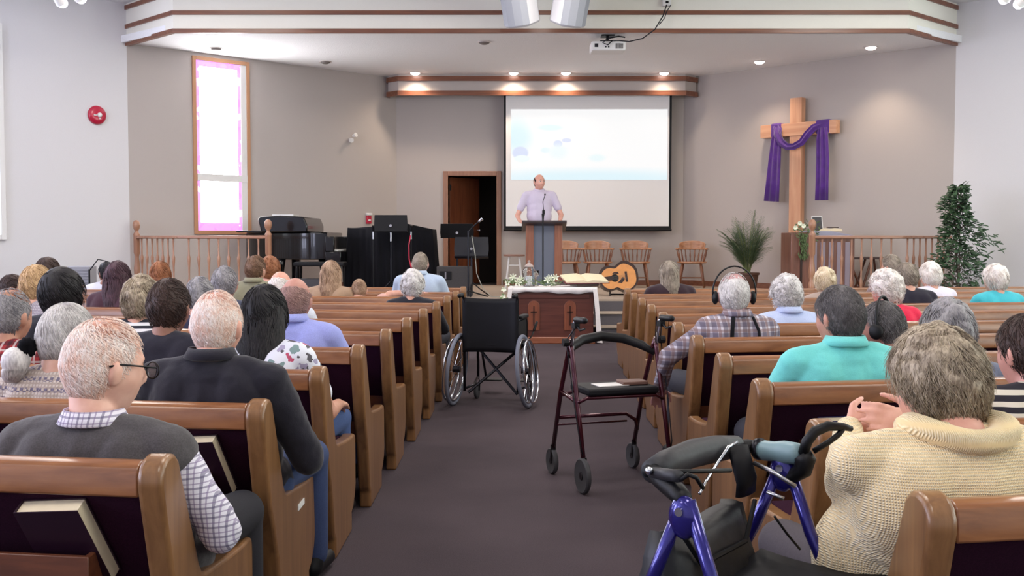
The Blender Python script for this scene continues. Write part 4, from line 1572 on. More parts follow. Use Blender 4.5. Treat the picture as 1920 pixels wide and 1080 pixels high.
# small grey equipment cabinet by the left wall
Yv = 13.0
o = empty('equipment_cabinet', (X(147, Yv), Yv, 0), R(10), 'grey metal equipment cabinet against the left wall', 'cabinet')
vt = at(960, 500, Yv).z
M['greymet'] = mat('grey_cabinet', C(150, 150, 158), .5)
MB().box2((-.13, 0, 0), (.13, .4, vt)).build('body', M['greymet'], o, bevel=.006)
b = MB()
for i in range(4):
    b.box2((-.115, -.008, vt - .05 - i * .035), (.115, 0, vt - .035 - i * .035))
b.build('louvres', M['greymet'], o)
MB().box((0, -.008, vt - .30), (.22, .01, .22)).build('door', mat('cabinet_door', C(128, 128, 138), .5), o, bevel=.003)
MB().cyl((.03, -.02, vt - .24), (.03, -.01, vt - .24), .02).build('dial', M['white'], o)
o = empty('microphone_stand', (X(167, 12.95), 12.95, 0), 0, 'thin microphone stand beside the grey cabinet at the left wall', 'microphone stand')
vz_ = at(960, 505, 12.95).z
MB().cyl((0, 0, .02), (0, 0, vz_), .012, n=8).lathe([(.12, 0), (.12, .02), (.02, .03)], n=16).build('pole', M['black'], o)
q1, q2 = at(184, 486, 12.95), at(203, 491, 12.95)
MB().tube([(0, 0, vz_ - .02), (q1.x - o.location.x, 0, q1.z), (q2.x - o.location.x, 0, q2.z)], .007, 6).build('boom', M['black'], o)

# ------------------------------------------------------------------ people
def smoothstep(x):
    x = np.clip(x, 0, 1)
    return x * x * (3 - 2 * x)


def head_surf(D, grow=0.0):
    """D: unit directions (n,3), +y face, +z up. returns positions in head frame (head height ~.235)"""
    D = np.asarray(D, float)
    x, y, z = D[:, 0], D[:, 1], D[:, 2]
    P = D * np.array([.076, .096, .118])
    lo = np.clip(-z, 0, 1)
    P[:, 0] *= 1 - .30 * lo ** 1.4
    back = (y < 0)
    P[:, 1] *= np.where(back, 1 - .30 * lo ** 1.2, 1 - .06 * lo)
    P[:, 1] += np.where(~back, .012 * lo, .0)
    P[:, 1] -= .006 * np.where(back, np.clip(z + .3, 0, 1), 0)
    g = lambda cx, cz, sx, sz: np.exp(-((P[:, 0] - cx) / sx) ** 2 - ((P[:, 2] - cz) / sz) ** 2) * (y > 0)
    P[:, 1] += .024 * g(0, -.022, .011, .017) + .010 * g(0, .0, .010, .02)
    P[:, 1] -= .011 * (g(.031, .010, .016, .012) + g(-.031, .010, .016, .012))
    P[:, 1] += .006 * (g(.03, .028, .022, .008) + g(-.03, .028, .022, .008))
    P[:, 1] += .005 * g(0, -.056, .022, .006) + .006 * g(0, -.066, .018, .006) + .008 * g(0, -.093, .02, .014) - .004 * g(0, -.061, .02, .003)
    P[:, 0] += np.sign(P[:, 0]) * .004 * np.exp(-((P[:, 2] + .03) / .02) ** 2 - ((P[:, 1] - .05) / .03) ** 2)
    return P + D * grow


def sphere_dirs(nu, nv):
    V, Fs = _tmpl(nu, nv)
    return V, Fs


HD, HF = sphere_dirs(48, 36)


def hairline(D):
    """signed margin: positive where hair grows"""
    a = np.arctan2(np.abs(D[:, 0]), D[:, 1])
    zl = np.interp(a, [0, .6, 1.05, 1.35, 1.55, 1.75, 2.0, PI], [.56, .52, .30, -.02, -.10, -.32, -.55, -.66])
    return D[:, 2] - zl


def nz3(P, s, seed=0.0):
    return np.array([mnoise.noise((p[0] * s + seed, p[1] * s + seed * 1.7, p[2] * s)) for p in P])


def hair_mat(name, c1, c2, rough=.55):
    k = NT(name)
    mp = k.coords((60, 60, 14))
    n = k.n('ShaderNodeTexNoise', _Scale=3.0, _Detail=4.0)
    k.l(mp, 'Vector', n, 'Vector')
    n2 = k.n('ShaderNodeTexNoise', _Scale=14.0, _Detail=2.0)
    mp2 = k.coords((1, 1, 1))
    k.l(mp2, 'Vector', n2, 'Vector')
    mx = k.n('ShaderNodeMix', data_type='FLOAT')
    mx.inputs[0].default_value = .45
    k.l(n, 'Fac', mx, 2)
    k.l(n2, 'Fac', mx, 3)
    r = k.ramp([(.36, c1), (.62, c2)], mx, 0)
    k.l(r, 'Color', k.b, 'Base Color')
    k.b.inputs['Roughness'].default_value = rough
    k.b.inputs['Specular IOR Level'].default_value = .35
    k.bump(n, 'Fac', .3, .003)
    return k.m


HM = {}


def hm(key):
    T = {'peach': ((232, 190, 170), (250, 238, 232)), 'buzz': ((136, 104, 98), (170, 136, 128)), 'white': ((214, 200, 190), (250, 244, 240)), 'silver': ((172, 166, 166), (232, 228, 226)), 'grey': ((108, 106, 112), (164, 160, 162)),
         'greybrown': ((92, 76, 60), (192, 176, 152)), 'darkgrey': ((70, 66, 68), (116, 112, 112)), 'black': ((14, 13, 16), (34, 30, 34)),
         'darkbrown': ((40, 28, 26), (74, 54, 48)), 'brown': ((84, 60, 46), (128, 96, 74)), 'auburn': ((110, 66, 42), (166, 108, 72)),
         'blonde': ((150, 116, 80), (214, 178, 134)), 'longblonde': ((126, 96, 74), (186, 156, 130)), 'plumbrown': ((52, 34, 42), (84, 56, 66)),
         'paleblonde': ((196, 172, 134), (236, 220, 196)), 'ashgrey': ((110, 98, 88), (160, 148, 134))}
    if key not in HM:
        a, b_ = T[key]
        HM[key] = hair_mat('hair_' + key, C(*a), C(*b_))
    return HM[key]


SKINS = {}


def skin(rgb):
    if rgb not in SKINS:
        k = NT('skin_%d' % len(SKINS))
        mp = k.coords()
        n = k.n('ShaderNodeTexNoise', _Scale=26.0, _Detail=4.0)
        k.l(mp, 'Vector', n, 'Vector')
        c = C(*rgb)
        r = k.ramp([(.3, (c[0] * .92, c[1] * .84, c[2] * .82, 1)), (.7, (min(1, c[0] * 1.05), c[1] * 1.05, c[2] * 1.05, 1))], n, 'Fac')
        k.l(r, 'Color', k.b, 'Base Color')
        k.b.inputs['Roughness'].default_value = .5
        k.b.inputs['Subsurface Weight'].default_value = .08
        k.b.inputs['Subsurface Radius'].default_value = (.02, .008, .005)
        k.bump(n, 'Fac', .15, .002)
        SKINS[rgb] = k.m
    return SKINS[rgb]


def strands(b, roots, paths_fn, rnd, n, npts=6, r=.0011, sides=3):
    """batch of thin tubes; paths_fn(i)->(npts,3) array, taper to tip"""
    for i in range(n):
        P = paths_fn(i)
        if P is None:
            continue
        m = len(P)
        T = np.gradient(P, axis=0)
        T /= np.linalg.norm(T, axis=1)[:, None] + 1e-9
        up = P / (np.linalg.norm(P, axis=1)[:, None] + 1e-9)
        S = np.cross(T, up)
        S /= np.linalg.norm(S, axis=1)[:, None] + 1e-9
        N = np.cross(S, T)
        w = r * np.linspace(1, .25, m)[:, None]
        V = np.stack([P - S * w * 1.4, P + S * w * 1.4, P + N * w], axis=1).reshape(-1, 3)
        Fs = []
        for j in range(m - 1):
            for q in range(3):
                a, c = j * 3 + q, j * 3 + (q + 1) % 3
                Fs.append((a, c, c + 3, a + 3))
        Fs.append((0, 1, 2))
        Fs.append(((m - 1) * 3, (m - 1) * 3 + 1, (m - 1) * 3 + 2))
        b.add(V, Fs)


def make_hair(style, near, seed, hot=None):
    """returns MB in head frame"""
    rnd = np.random.RandomState(seed)
    b = MB()
    nu, nv = (56, 44) if near else (32, 24)
    D, Fs = sphere_dirs(nu, nv)
    mg = hairline(D)
    thick = {'short': .010, 'crop': .006, 'thin': .006, 'ring': .007, 'curly': .026, 'fluffy': .022, 'bob': .024, 'long': .020, 'updo': .018, 'tail': .012}[style]
    m = smoothstep(mg / .16)
    if style in ('bob', 'long'):
        a = np.arctan2(np.abs(D[:, 0]), D[:, 1])
        m = np.where((a > 1.2), smoothstep((D[:, 2] + .85) / .2), m)
    top = smoothstep((D[:, 2] * .93 + (D[:, 1]) * .25 - .40) / .25)
    if style == 'ring':
        m = m * (1 - smoothstep((D[:, 2] * .95 + D[:, 1] * .45 - .18) / .25))
    if style == 'thin':
        m = m * (1 - .62 * top)
    if style in ('curly', 'fluffy'):
        m = smoothstep((mg + .05) / .2)
    P = head_surf(D)
    nn = nz3(P, 38 if style == 'curly' else 22, seed)
    n2 = nz3(P, 95 if style == 'curly' else 60, seed + 5)
    amp = {'curly': .35, 'fluffy': .42}.get(style, .12)
    t = thick * m * (1 + amp * nn + amp * .9 * n2) - .006 * (1 - m)
    crown = np.array([0, -.30, .954])
    if style in ('curly', 'fluffy', 'bob'):
        t *= 1 + .18 * np.clip(D[:, 2], 0, 1)
    P = P + D * t[:, None]
    b.add(P, Fs)
    ns = {2: {'curly': 2600, 'fluffy': 2600}.get(style, 2400), 1: 700, 0: 260}[near]
    rr = {2: .0011, 1: .0019, 0: .0030}[near]
    cx = np.cross(crown, [1, 0, 0])
    cx /= np.linalg.norm(cx)
    cy = np.cross(crown, cx)

    def path(i):
        for _ in range(8):
            th = math.acos(1 - rnd.rand() * 1.75)
            az = rnd.rand() * 2 * PI
            L = {'short': .34, 'crop': .16, 'thin': .42, 'ring': .26, 'curly': .30, 'fluffy': .55, 'bob': .6, 'long': .6, 'updo': .5, 'tail': .8}[style] * (.6 + .6 * rnd.rand())
            npt = 6
            ths = th + np.linspace(0, L, npt)
            swirl = az + np.linspace(0, .30, npt) * (1 if style != 'curly' else 0) + (.25 * rnd.randn() * np.linspace(0, 1, npt) if style in ('short', 'fluffy', 'thin') else .08 * rnd.randn() * np.linspace(0, 1, npt))
            if style == 'curly':
                ph = rnd.rand() * 6.28
                ths = th + np.linspace(0, L, npt) + .06 * np.sin(np.linspace(0, 9, npt) + ph)
                swirl = az + .12 * np.cos(np.linspace(0, 9, npt) + ph)
            Dd = np.outer(np.cos(ths), crown) + (np.sin(ths) * np.cos(swirl))[:, None] * cx + (np.sin(ths) * np.sin(swirl))[:, None] * cy
            g = hairline(Dd[:1])[0]
            g2 = hairline(Dd[-1:])[0]
            if g < .03:
                continue
            if style not in ('bob', 'long') and g2 < -.10:
                continue
            d0 = Dd[0]
            if style == 'ring' and d0[2] * .95 + d0[1] * .45 > .30:
                continue
            if style == 'thin' and d0[2] * .93 + d0[1] * .25 > .5 and rnd.rand() > .30:
                continue
            lift = thick * (.85 + .30 * rnd.rand()) + np.linspace(0, 1, npt) ** 2 * thick * (.5 * rnd.rand() if style in ('fluffy', 'curly', 'short') else .15 * rnd.rand())
            return head_surf(Dd) + Dd * lift[:, None]
        return None
    strands(b, None, path, rnd, ns, r=rr)
    return b


def long_fall(b, near, seed, zend, spread=.11, ystart=-.03, front=False, yend=-.13):
    """curtain of long hair behind the head, head frame, down to zend (negative)"""
    rnd = np.random.RandomState(seed + 9)
    nr, na = 14, 28
    zs = np.linspace(.05, zend, nr)
    V = []
    for i, z in enumerate(zs):
        t = i / (nr - 1)
        rx = .088 * (1 - t) + spread * t
        ry = .085 * (1 - t) + .040 * t
        cy = ystart * (1 - t) + yend * t
        if t > .85:
            rx *= 1 - (t - .85) * 1.2
        for j in range(na):
            a = 2 * PI * j / na
            w = 1 + .05 * math.sin(a * 9 + i * .35) + .04 * math.sin(a * 5 + seed)
            V.append((rx * w * math.cos(a), cy + ry * w * math.sin(a) * (1 if math.sin(a) < 0 else .55), z + .012 * math.sin(a * 7 + seed) * t))
    Fs = [(i * na + j, i * na + (j + 1) % na, (i + 1) * na + (j + 1) % na, (i + 1) * na + j) for i in range(nr - 1) for j in range(na)]
    Fs += [tuple(range(na)), tuple(range((nr - 1) * na, nr * na))]
    b.add(np.array(V), Fs)

    def path(i):
        a = PI + PI * rnd.rand() * 1.1 - .15
        t0 = rnd.rand() * .5
        ts = np.linspace(t0, min(1.03, t0 + .6), 7)
        rx = .090 * (1 - ts) + (spread + .003) * ts
        ry = .088 * (1 - ts) + .043 * ts
        cy = ystart * (1 - ts) + yend * ts
        aa = a + .12 * np.sin(ts * 7 + rnd.rand() * 6)
        return np.column_stack([rx * np.cos(aa), cy + ry * np.sin(aa), .05 + (zend - .05) * ts])
    strands(b, None, path, rnd, {2: 1500, 1: 500, 0: 200}[near], r={2: .0014, 1: .0024, 0: .0035}[near])


def hand(b, wrist, direction, palm_n, thumb_side, curl=.5, s=1.0, spread=.06):
    """palm + five jointed fingers. direction: wrist->knuckles; palm_n: palm normal; thumb_side: vector toward thumb"""
    w, d, n, t = [np.array(v, float) for v in (wrist, direction, palm_n, thumb_side)]
    d /= np.linalg.norm(d)
    n = n - d * np.dot(n, d)
    n /= np.linalg.norm(n)
    t = t - d * np.dot(t, d) - n * np.dot(t, n)
    t /= np.linalg.norm(t)
    rot = np.array([t, d, n]).T
    b.ell(w + d * .045 * s, (.042 * s, .055 * s, .017 * s), rot)
    b.cap(w, w + d * .03 * s, .026 * s, .030 * s, flat=.7)
    L = [.078, .086, .080, .062]
    for i in range(4):
        off = (.030 - .020 * i) * s
        base = w + d * (.085 - .004 * abs(i - 1)) * s + t * off
        dir_ = d + t * spread * (1.5 - i)
        dir_ /= np.linalg.norm(dir_)
        p, ang_ = base, 0
        for q, (f, r0, r1) in enumerate(((.45, .0095, .0085), (.30, .0085, .0078), (.25, .0078, .0065))):
            ang_ += curl * (.45, .75, .55)[q]
            dd = dir_ * math.cos(ang_) + n * math.sin(ang_)
            p2 = p + dd * L[i] * f * s
            b.cap(p, p2, r0 * s, r1 * s, t=TL)
            p = p2
    p = w + d * .02 * s + t * .030 * s
    dd = d * .6 + t * .75 + n * .25
    dd /= np.linalg.norm(dd)
    p2 = p + dd * .038 * s
    b.cap(p - dd * .01, p2, .015 * s, .011 * s, t=TL)
    dd2 = d * .9 + t * .25 + n * .35
    dd2 /= np.linalg.norm(dd2)
    p3 = p2 + dd2 * .030 * s
    b.cap(p2, p3, .0105 * s, .0095 * s, t=TL)
    b.cap(p3, p3 + (dd2 + n * .3) * .022 * s, .0095 * s, .0075 * s, t=TL)


def euler_mat(yaw, pitch=0, roll=0):
    return np.array((Matrix.Rotation(yaw, 3, 'Z') @ Matrix.Rotation(pitch, 3, 'X') @ Matrix.Rotation(roll, 3, 'Y')))


TROUSER = {}


def tm(rgb):
    if rgb not in TROUSER:
        TROUSER[rgb] = mat('trouser_cloth_%d' % len(TROUSER), C(*rgb), .9, noise_scale=200, noise_amt=.12, bump=.15, bdist=.002)
    return TROUSER[rgb]


def person(loc, rz, zt, near, shirt, hairkey, style, label, sleeve='long', w=1.0, head=(0, 0, 0), hs=1.0, skin_rgb=(206, 150, 126), trousers=(46, 46, 56),
           J=None, collar=False, fall=None, fat=1.0, standing=False, hairseed=None, group=None, hand_curl=.5, vest=None, extra_scale=1.0, hd=(0, 0), jacket=False, headscale=1.0):
    """loc: ground point under the shoulders; zt: head top above loc z; rz facing (0=+y). returns root"""
    root = empty('person', loc, rz, label, 'person', group)
    J = J or {}
    vox = {2: .0065, 1: .009, 0: .012}[near]
    hsz = headscale
    hc = np.array([0 + hd[0], .045 + hd[1], zt - .121 * hsz])
    zs = zt - (J['neck'] if 'neck' in J else .266) * hsz
    Rm = euler_mat(*head)
    sk = MB()
    # head
    HP = head_surf(HD) * hsz
    sk.add(HP @ Rm.T + hc, HF)
    for s_ in (-1, 1):
        er = euler_mat(0, R(-12), 0)
        c_ = Rm @ np.array([s_ * .077 * hsz, -.008, -.008])
        sk.ell(hc + c_, (.010, .020, .033), Rm @ er, t=TL)
        sk.ell(hc + Rm @ np.array([s_ * .084 * hsz, -.016, .0]), (.008, .013, .026), Rm @ er, t=TL)
    nb = np.array([0, -.005, zs + .025])
    ntop = hc + Rm @ np.array([0, -.022, -.07]) * hsz
    sk.cap(nb, ntop, .060 * fat ** .5, .054 * fat ** .5)
    # torso
    if standing:
        hip = np.array([0, .02, zs - .50])
        knee = lambda s_: np.array([s_ * .10, .03, .50])
        ank = lambda s_: np.array([s_ * .11, 0, .09])
    else:
        hip = np.array([0, .20, .50])
        knee = lambda s_: np.array([s_ * .13, .62, .50])
        ank = lambda s_: np.array([s_ * .13, .65, .10])
    chest = np.array([0, .01, zs - .13])
    belly = (chest * .45 + hip * .55) + np.array([0, .02 * fat, 0])

    def torso(b, g):
        b.ell(chest, (.165 * w + g, .115 * fat + g, .185 + g))
        b.ell(chest + np.array([0, -.01, .10]), (.150 * w + g, .085 * fat + g, .085 + g))
        b.ell(belly, (.155 * w * fat ** .6 + g, .125 * fat + g, .17 + g))
        b.ell(hip, (.175 * w + g, .135 * fat + g, .125 + g))
        b.ell((chest + belly) / 2, (.160 * w + g, .120 * fat + g, .15 + g))
        for s_ in (-1, 1):
            b.cap(np.array([s_ * .045, -.005, zs + .018]), np.array([s_ * .165 * w, 0, zs - .025]), .042 + g, .058 + g)
            b.ell(chest + np.array([s_ * .09 * w, -.035, .03]), (.085 * w + g, .08 * fat + g, .13 + g))
    torso(sk, -.012)
    sh = {s_: np.array(J.get(('sh', s_), (s_ * .178 * w, 0.005, zs - .035))) for s_ in (-1, 1)}
    if standing:
        el = {s_: np.array(J.get(('el', s_), (s_ * .25 * w, -.02, zs - .32))) for s_ in (-1, 1)}
        wr_ = {s_: np.array(J.get(('wr', s_), (s_ * .22 * w, .15, zs - .50))) for s_ in (-1, 1)}
    else:
        el = {s_: np.array(J.get(('el', s_), (s_ * .25 * w, .11, max(.60, zs - .27)))) for s_ in (-1, 1)}
        wr_ = {s_: np.array(J.get(('wr', s_), (s_ * .10, .37, .625))) for s_ in (-1, 1)}
    for s_ in (-1, 1):
        sk.cap(sh[s_], el[s_], .048, .038)
        sk.cap(el[s_], wr_[s_], .040, .026)
        hdj = J.get(('hand', s_))
        if hdj:
            hand(sk, wr_[s_], *hdj[:3], curl=hdj[3] if len(hdj) > 3 else hand_curl, s=1.0)
        else:
            d_ = wr_[s_] - el[s_]
            d_[2] = min(d_[2], -.05) if not standing else d_[2]
            hand(sk, wr_[s_], d_, (0, -.2, -1), (-s_, 0, 0.1), curl=hand_curl)
        hp = hip + np.array([s_ * .09, .03, 0])
        sk.cap(hp, knee(s_), .075, .052)
        sk.cap(knee(s_), ank(s_), .050, .036)
        sk.cap(ank(s_) - np.array([0, .02, .03]), ank(s_) + np.array([0, .12, -.06]), .034, .026)
    sk.build('body', skin(skin_rgb), root, remesh=vox, smooth_it=2)
    # eyes, for those whose face shows
    if J.get('face'):
        for s_ in (-1, 1):
            e_ = hc + Rm @ np.array([s_ * .031, .0755, .010])
            b = MB()
            b.ell(e_, (.0125, .0125, .010), t=TL)
            eo = b.build('eye', M['white'], root, smooth=True)
            MB().ell(hc + Rm @ np.array([s_ * .031, .0872, .010]), (.006, .003, .006), t=TL).build('iris', M['darkmetal'], eo, smooth=True)
            MB().tube([hc + Rm @ np.array([s_ * x, y, z]) for x, y, z in ((.016, .098, .030), (.030, .099, .034), (.045, .088, .029))], .0032, 6).build('eyebrow', hm(hairkey), root, smooth=True)
    # clothes
    top = MB()
    torso(top, .010)
    ns_ = np.array([0, -.004, zs + .008])
    top.cap(nb - np.array([0, 0, .03]), ns_, .082, .066 * fat ** .5)
    for s_ in (-1, 1):
        rs = .064 * (1 if not jacket else 1.12) * (fat ** .4)
        if sleeve == 'short':
            mid = sh[s_] * .38 + el[s_] * .62
            top.cap(sh[s_], mid, rs, rs * .92)
        elif sleeve == 'none':
            top.ell(sh[s_] * .9 + chest * .1, (.05, .05, .05))
        else:
            top.cap(sh[s_], el[s_], rs, rs * .80)
            top.cap(el[s_], wr_[s_] * .96 + el[s_] * .04, rs * .80, .040)
    sdv = {2: (.09, .016), 1: (.10, .012), 0: (.12, .008)}[near]
    so = top.build(J.get('topname', 'shirt'), shirt, root, remesh=vox * 1.1, smooth_it=9 if near == 2 else 6, displace=sdv)
    if collar:
        zc_ = zs + .064
        cpts = []
        V, Fs = [], []
        na = 28
        r0 = .067 * fat ** .5
        for j in range(na):
            a = 2 * PI * j / na
            fr_ = max(0, math.sin(a))
            x, y = math.cos(a), math.sin(a)
            zz = zc_ - .018 * fr_ ** 2
            V += [(r0 * .98 * x, r0 * .98 * y - .004, zz - .02), (r0 * 1.0 * x, r0 * 1.0 * y - .004, zz + .020), (r0 * 1.06 * x, r0 * 1.06 * y - .004, zz + .024), (r0 * 1.32 * x, r0 * 1.30 * y - .004, zz - .010), (r0 * 1.26 * x, r0 * 1.24 * y - .004, zz - .014)]
        for j in range(na):
            for q in range(5):
                a_, c_ = j * 5 + q, j * 5 + (q + 1) % 5
                d_, e_ = ((j + 1) % na) * 5 + (q + 1) % 5, ((j + 1) % na) * 5 + q
                Fs.append((a_, c_, d_, e_))
        MB().add(np.array(V), Fs).build('collar', collar if not isinstance(collar, bool) else shirt, root, smooth=True)
    if vest is not None:
        vb = MB()
        torso(vb, .022)
        for s_ in (-1, 1):
            vb.cap(sh[s_] * .5 + np.array([0, 0, zs * .5]), sh[s_] * .92 + np.array([0, 0, zs * .08]), .056, .066)
        vb.build('knit_vest', vest, root, remesh=vox * 1.1, smooth_it=4, displace=sdv)
    # trousers
    tb_ = MB()
    tb_.ell(hip - np.array([0, 0, .02]), (.185 * w, .148 * fat, .12))
    for s_ in (-1, 1):
        hp = hip + np.array([s_ * .09, .03, -.005])
        tb_.cap(hp, knee(s_), .095, .070)
        tb_.cap(knee(s_), ank(s_), .068, .052)
    tb_.build('trousers', tm(trousers), root, remesh=.012, smooth_it=2)
    for s_ in (-1, 1):
        a_ = ank(s_)
        MB().cap(a_ + np.array([0, -.03, -.052]), a_ + np.array([0, .15, -.058]), .040, .034).cap(a_ + np.array([0, -.02, -.03]), a_ + np.array([0, 0, .02]), .042, .040).build('shoe', M['black'], root, remesh=.008, smooth_it=1,
            shear=lambda V: np.column_stack([V[:, 0], V[:, 1], np.maximum(V[:, 2], .002)]))
    # hair
    if style:
        hb = make_hair(style, near, hairseed if hairseed is not None else (abs(hash(label)) % 997 if 0 else sum(map(ord, label)) % 997))
        if fall:
            long_fall(hb, near, 3, *fall)
        V = hb.verts() * hsz
        hb.v = [V @ Rm.T + hc]
        hb.build('hair', hm(hairkey), root, smooth=True)
    root['_'] = 0
    del root['_']
    return root, hc, Rm, hsz


# ------------------------------------------------------------------ garment materials
def plaid(name, base, l1, l2, per=.03, wd=.18, axes=('X', 'Z'), fine=None):
    k = NT(name)
    tc = k.n('ShaderNodeTexCoord')
    sp = k.n('ShaderNodeSeparateXYZ')
    k.l(tc, 'Object', sp, 'Vector')
    cur = k.n('ShaderNodeRGB')
    cur.outputs[0].default_value = base
    co = 0
    for (axn, col, p_, w_, sh_) in [(axes[0], l1, per, wd, 0), (axes[1], l1, per, wd, 0), (axes[0], l2, per, wd * .6, .5), (axes[1], l2, per, wd * .6, .5)]:
        ad = k.n('ShaderNodeMath', operation='MULTIPLY_ADD')
        ad.inputs[1].default_value = 1 / p_
        ad.inputs[2].default_value = sh_ + 50
        k.l(sp, axn, ad, 0)
        fr = k.n('ShaderNodeMath', operation='FRACT')
        k.l(ad, 0, fr, 0)
        lt_ = k.n('ShaderNodeMath', operation='LESS_THAN')
        lt_.inputs[1].default_value = w_
        k.l(fr, 0, lt_, 0)
        ml = k.n('ShaderNodeMath', operation='MULTIPLY')
        ml.inputs[1].default_value = .62
        k.l(lt_, 0, ml, 0)
        mx = k.n('ShaderNodeMix', data_type='RGBA')
        k.l(ml, 0, mx, 0)
        k.l(cur, co, mx, 6)
        mx.inputs[7].default_value = col
        cur, co = mx, 2
    k.l(cur, co, k.b, 'Base Color')
    k.b.inputs['Roughness'].default_value = .9
    return k.m


def stripes(name, c1, c2, per, frac=.5, axis='Z', bend=0):
    k = NT(name)
    tc = k.n('ShaderNodeTexCoord')
    sp = k.n('ShaderNodeSeparateXYZ')
    k.l(tc, 'Object', sp, 'Vector')
    ad = k.n('ShaderNodeMath', operation='MULTIPLY_ADD')
    ad.inputs[1].default_value = 1 / per
    ad.inputs[2].default_value = 50
    k.l(sp, axis, ad, 0)
    fr = k.n('ShaderNodeMath', operation='FRACT')
    k.l(ad, 0, fr, 0)
    lt_ = k.n('ShaderNodeMath', operation='LESS_THAN')
    lt_.inputs[1].default_value = frac
    k.l(fr, 0, lt_, 0)
    mx = k.n('ShaderNodeMix', data_type='RGBA')
    k.l(lt_, 0, mx, 0)
    mx.inputs[6].default_value = c1
    mx.inputs[7].default_value = c2
    k.l(mx, 2, k.b, 'Base Color')
    k.b.inputs['Roughness'].default_value = .9
    return k.m


def knit(name, c1, c2, sx=150, sz=110, bump=.9, dist=.004, band=None):
    k = NT(name)
    tc = k.n('ShaderNodeTexCoord')
    w1 = k.n('ShaderNodeTexWave', wave_type='BANDS', bands_direction='X', _Scale=sx / 6.28, _Distortion=.6)
    w2 = k.n('ShaderNodeTexWave', wave_type='BANDS', bands_direction='Z', _Scale=sz / 6.28, _Distortion=.6)
    k.l(tc, 'Object', w1, 'Vector')
    k.l(tc, 'Object', w2, 'Vector')
    ml = k.n('ShaderNodeMath', operation='MULTIPLY')
    k.l(w1, 'Fac', ml, 0)
    k.l(w2, 'Fac', ml, 1)
    r = k.ramp([(.05, c1), (.6, c2)], ml, 0)
    src, so = r, 'Color'
    if band:
        sp = k.n('ShaderNodeSeparateXYZ')
        k.l(tc, 'Object', sp, 'Vector')
        ad = k.n('ShaderNodeMath', operation='MULTIPLY_ADD')
        ad.inputs[1].default_value = 1 / .035
        ad.inputs[2].default_value = 50
        k.l(sp, 'Z', ad, 0)
        fr = k.n('ShaderNodeMath', operation='FRACT')
        k.l(ad, 0, fr, 0)
        lt_ = k.n('ShaderNodeMath', operation='LESS_THAN')
        lt_.inputs[1].default_value = .42
        k.l(fr, 0, lt_, 0)
        ck = k.n('ShaderNodeTexChecker', _Scale=90.0)
        k.l(tc, 'Object', ck, 'Vector')
        m2 = k.n('ShaderNodeMath', operation='MULTIPLY')
        k.l(lt_, 0, m2, 0)
        k.l(ck, 'Fac', m2, 1)
        mx = k.n('ShaderNodeMix', data_type='RGBA')
        k.l(m2, 0, mx, 0)
        k.l(r, 'Color', mx, 6)
        mx.inputs[7].default_value = band
        src, so = mx, 2
    k.l(src, so, k.b, 'Base Color')
    k.b.inputs['Roughness'].default_value = .95
    k.b.inputs['Sheen Weight'].default_value = .3
    k.bump(ml, 0, bump, dist)
    return k.m


def floral(name, base, cols, scale=16):
    k = NT(name)
    mp = k.coords((1, 1, 1))
    v = k.n('ShaderNodeTexVoronoi', _Scale=float(scale))
    n = k.n('ShaderNodeTexNoise', _Scale=30.0, _Detail=2.0)
    k.l(mp, 'Vector', n, 'Vector')
    mxv = k.n('ShaderNodeMix', data_type='VECTOR')
    mxv.inputs[0].default_value = .06
    k.l(mp, 'Vector', mxv, 4)
    k.l(n, 'Color', mxv, 5)
    k.l(mxv, 1, v, 'Vector')
    mr = k.ramp([(0, (1, 1, 1, 1)), (.40, (1, 1, 1, 1)), (.42, (0, 0, 0, 1))], v, 'Distance', 'CONSTANT')
    cr = k.ramp([(i / len(cols), c) for i, c in enumerate(cols)], v, 'Color', 'CONSTANT')
    mx = k.n('ShaderNodeMix', data_type='RGBA')
    k.l(mr, 'Color', mx, 0)
    mx.inputs[6].default_value = base
    k.l(cr, 'Color', mx, 7)
    k.l(mx, 2, k.b, 'Base Color')
    k.b.inputs['Roughness'].default_value = .85
    return k.m


def cloth(name, rgb, amt=.1):
    return mat(name, C(*rgb), .9, spec=.2, noise_scale=240, noise_amt=amt, bump=.25, bdist=.002, sheen=.2)


# ------------------------------------------------------------------ seating people by pixel
HEADY = .045


def seated(side, k, px, ytop, shirt, hairkey, style, label, near=0, yaw=0, pitch=0, roll=0, dY=.0, **kw):
    """px: head centre, ytop: top of the hair; k: the pew sat in"""
    Y = rowY(side, k, 0)
    for _ in range(6):
        x = (px - 960) / F * (Y + HEADY)
        Y = rowY(side, k, x) + .235 + dY
    x = (px - 960) / F * (Y + HEADY)
    thick = {'short': .010, 'crop': .006, 'thin': .004, 'ring': .0, 'curly': .030, 'fluffy': .026, 'bob': .026, 'long': .020, 'updo': .018, 'tail': .012}[style]
    z = at(px, ytop, Y + HEADY).z - thick
    rz = math.atan(SL) * -1 if side == 'L' else math.atan(SR)
    rz = -rz * -1
    g = 'congregation seated on the %s' % ('left' if side == 'L' else 'right')
    yw = R(yaw) - rz
    return person((x, Y, 0), rz, z, near, shirt, hairkey, style, label, head=(yw, R(pitch), R(roll)), group=g, **kw)


SK1, SK2, SK3 = (214, 164, 144), (198, 148, 126), (150, 106, 88)

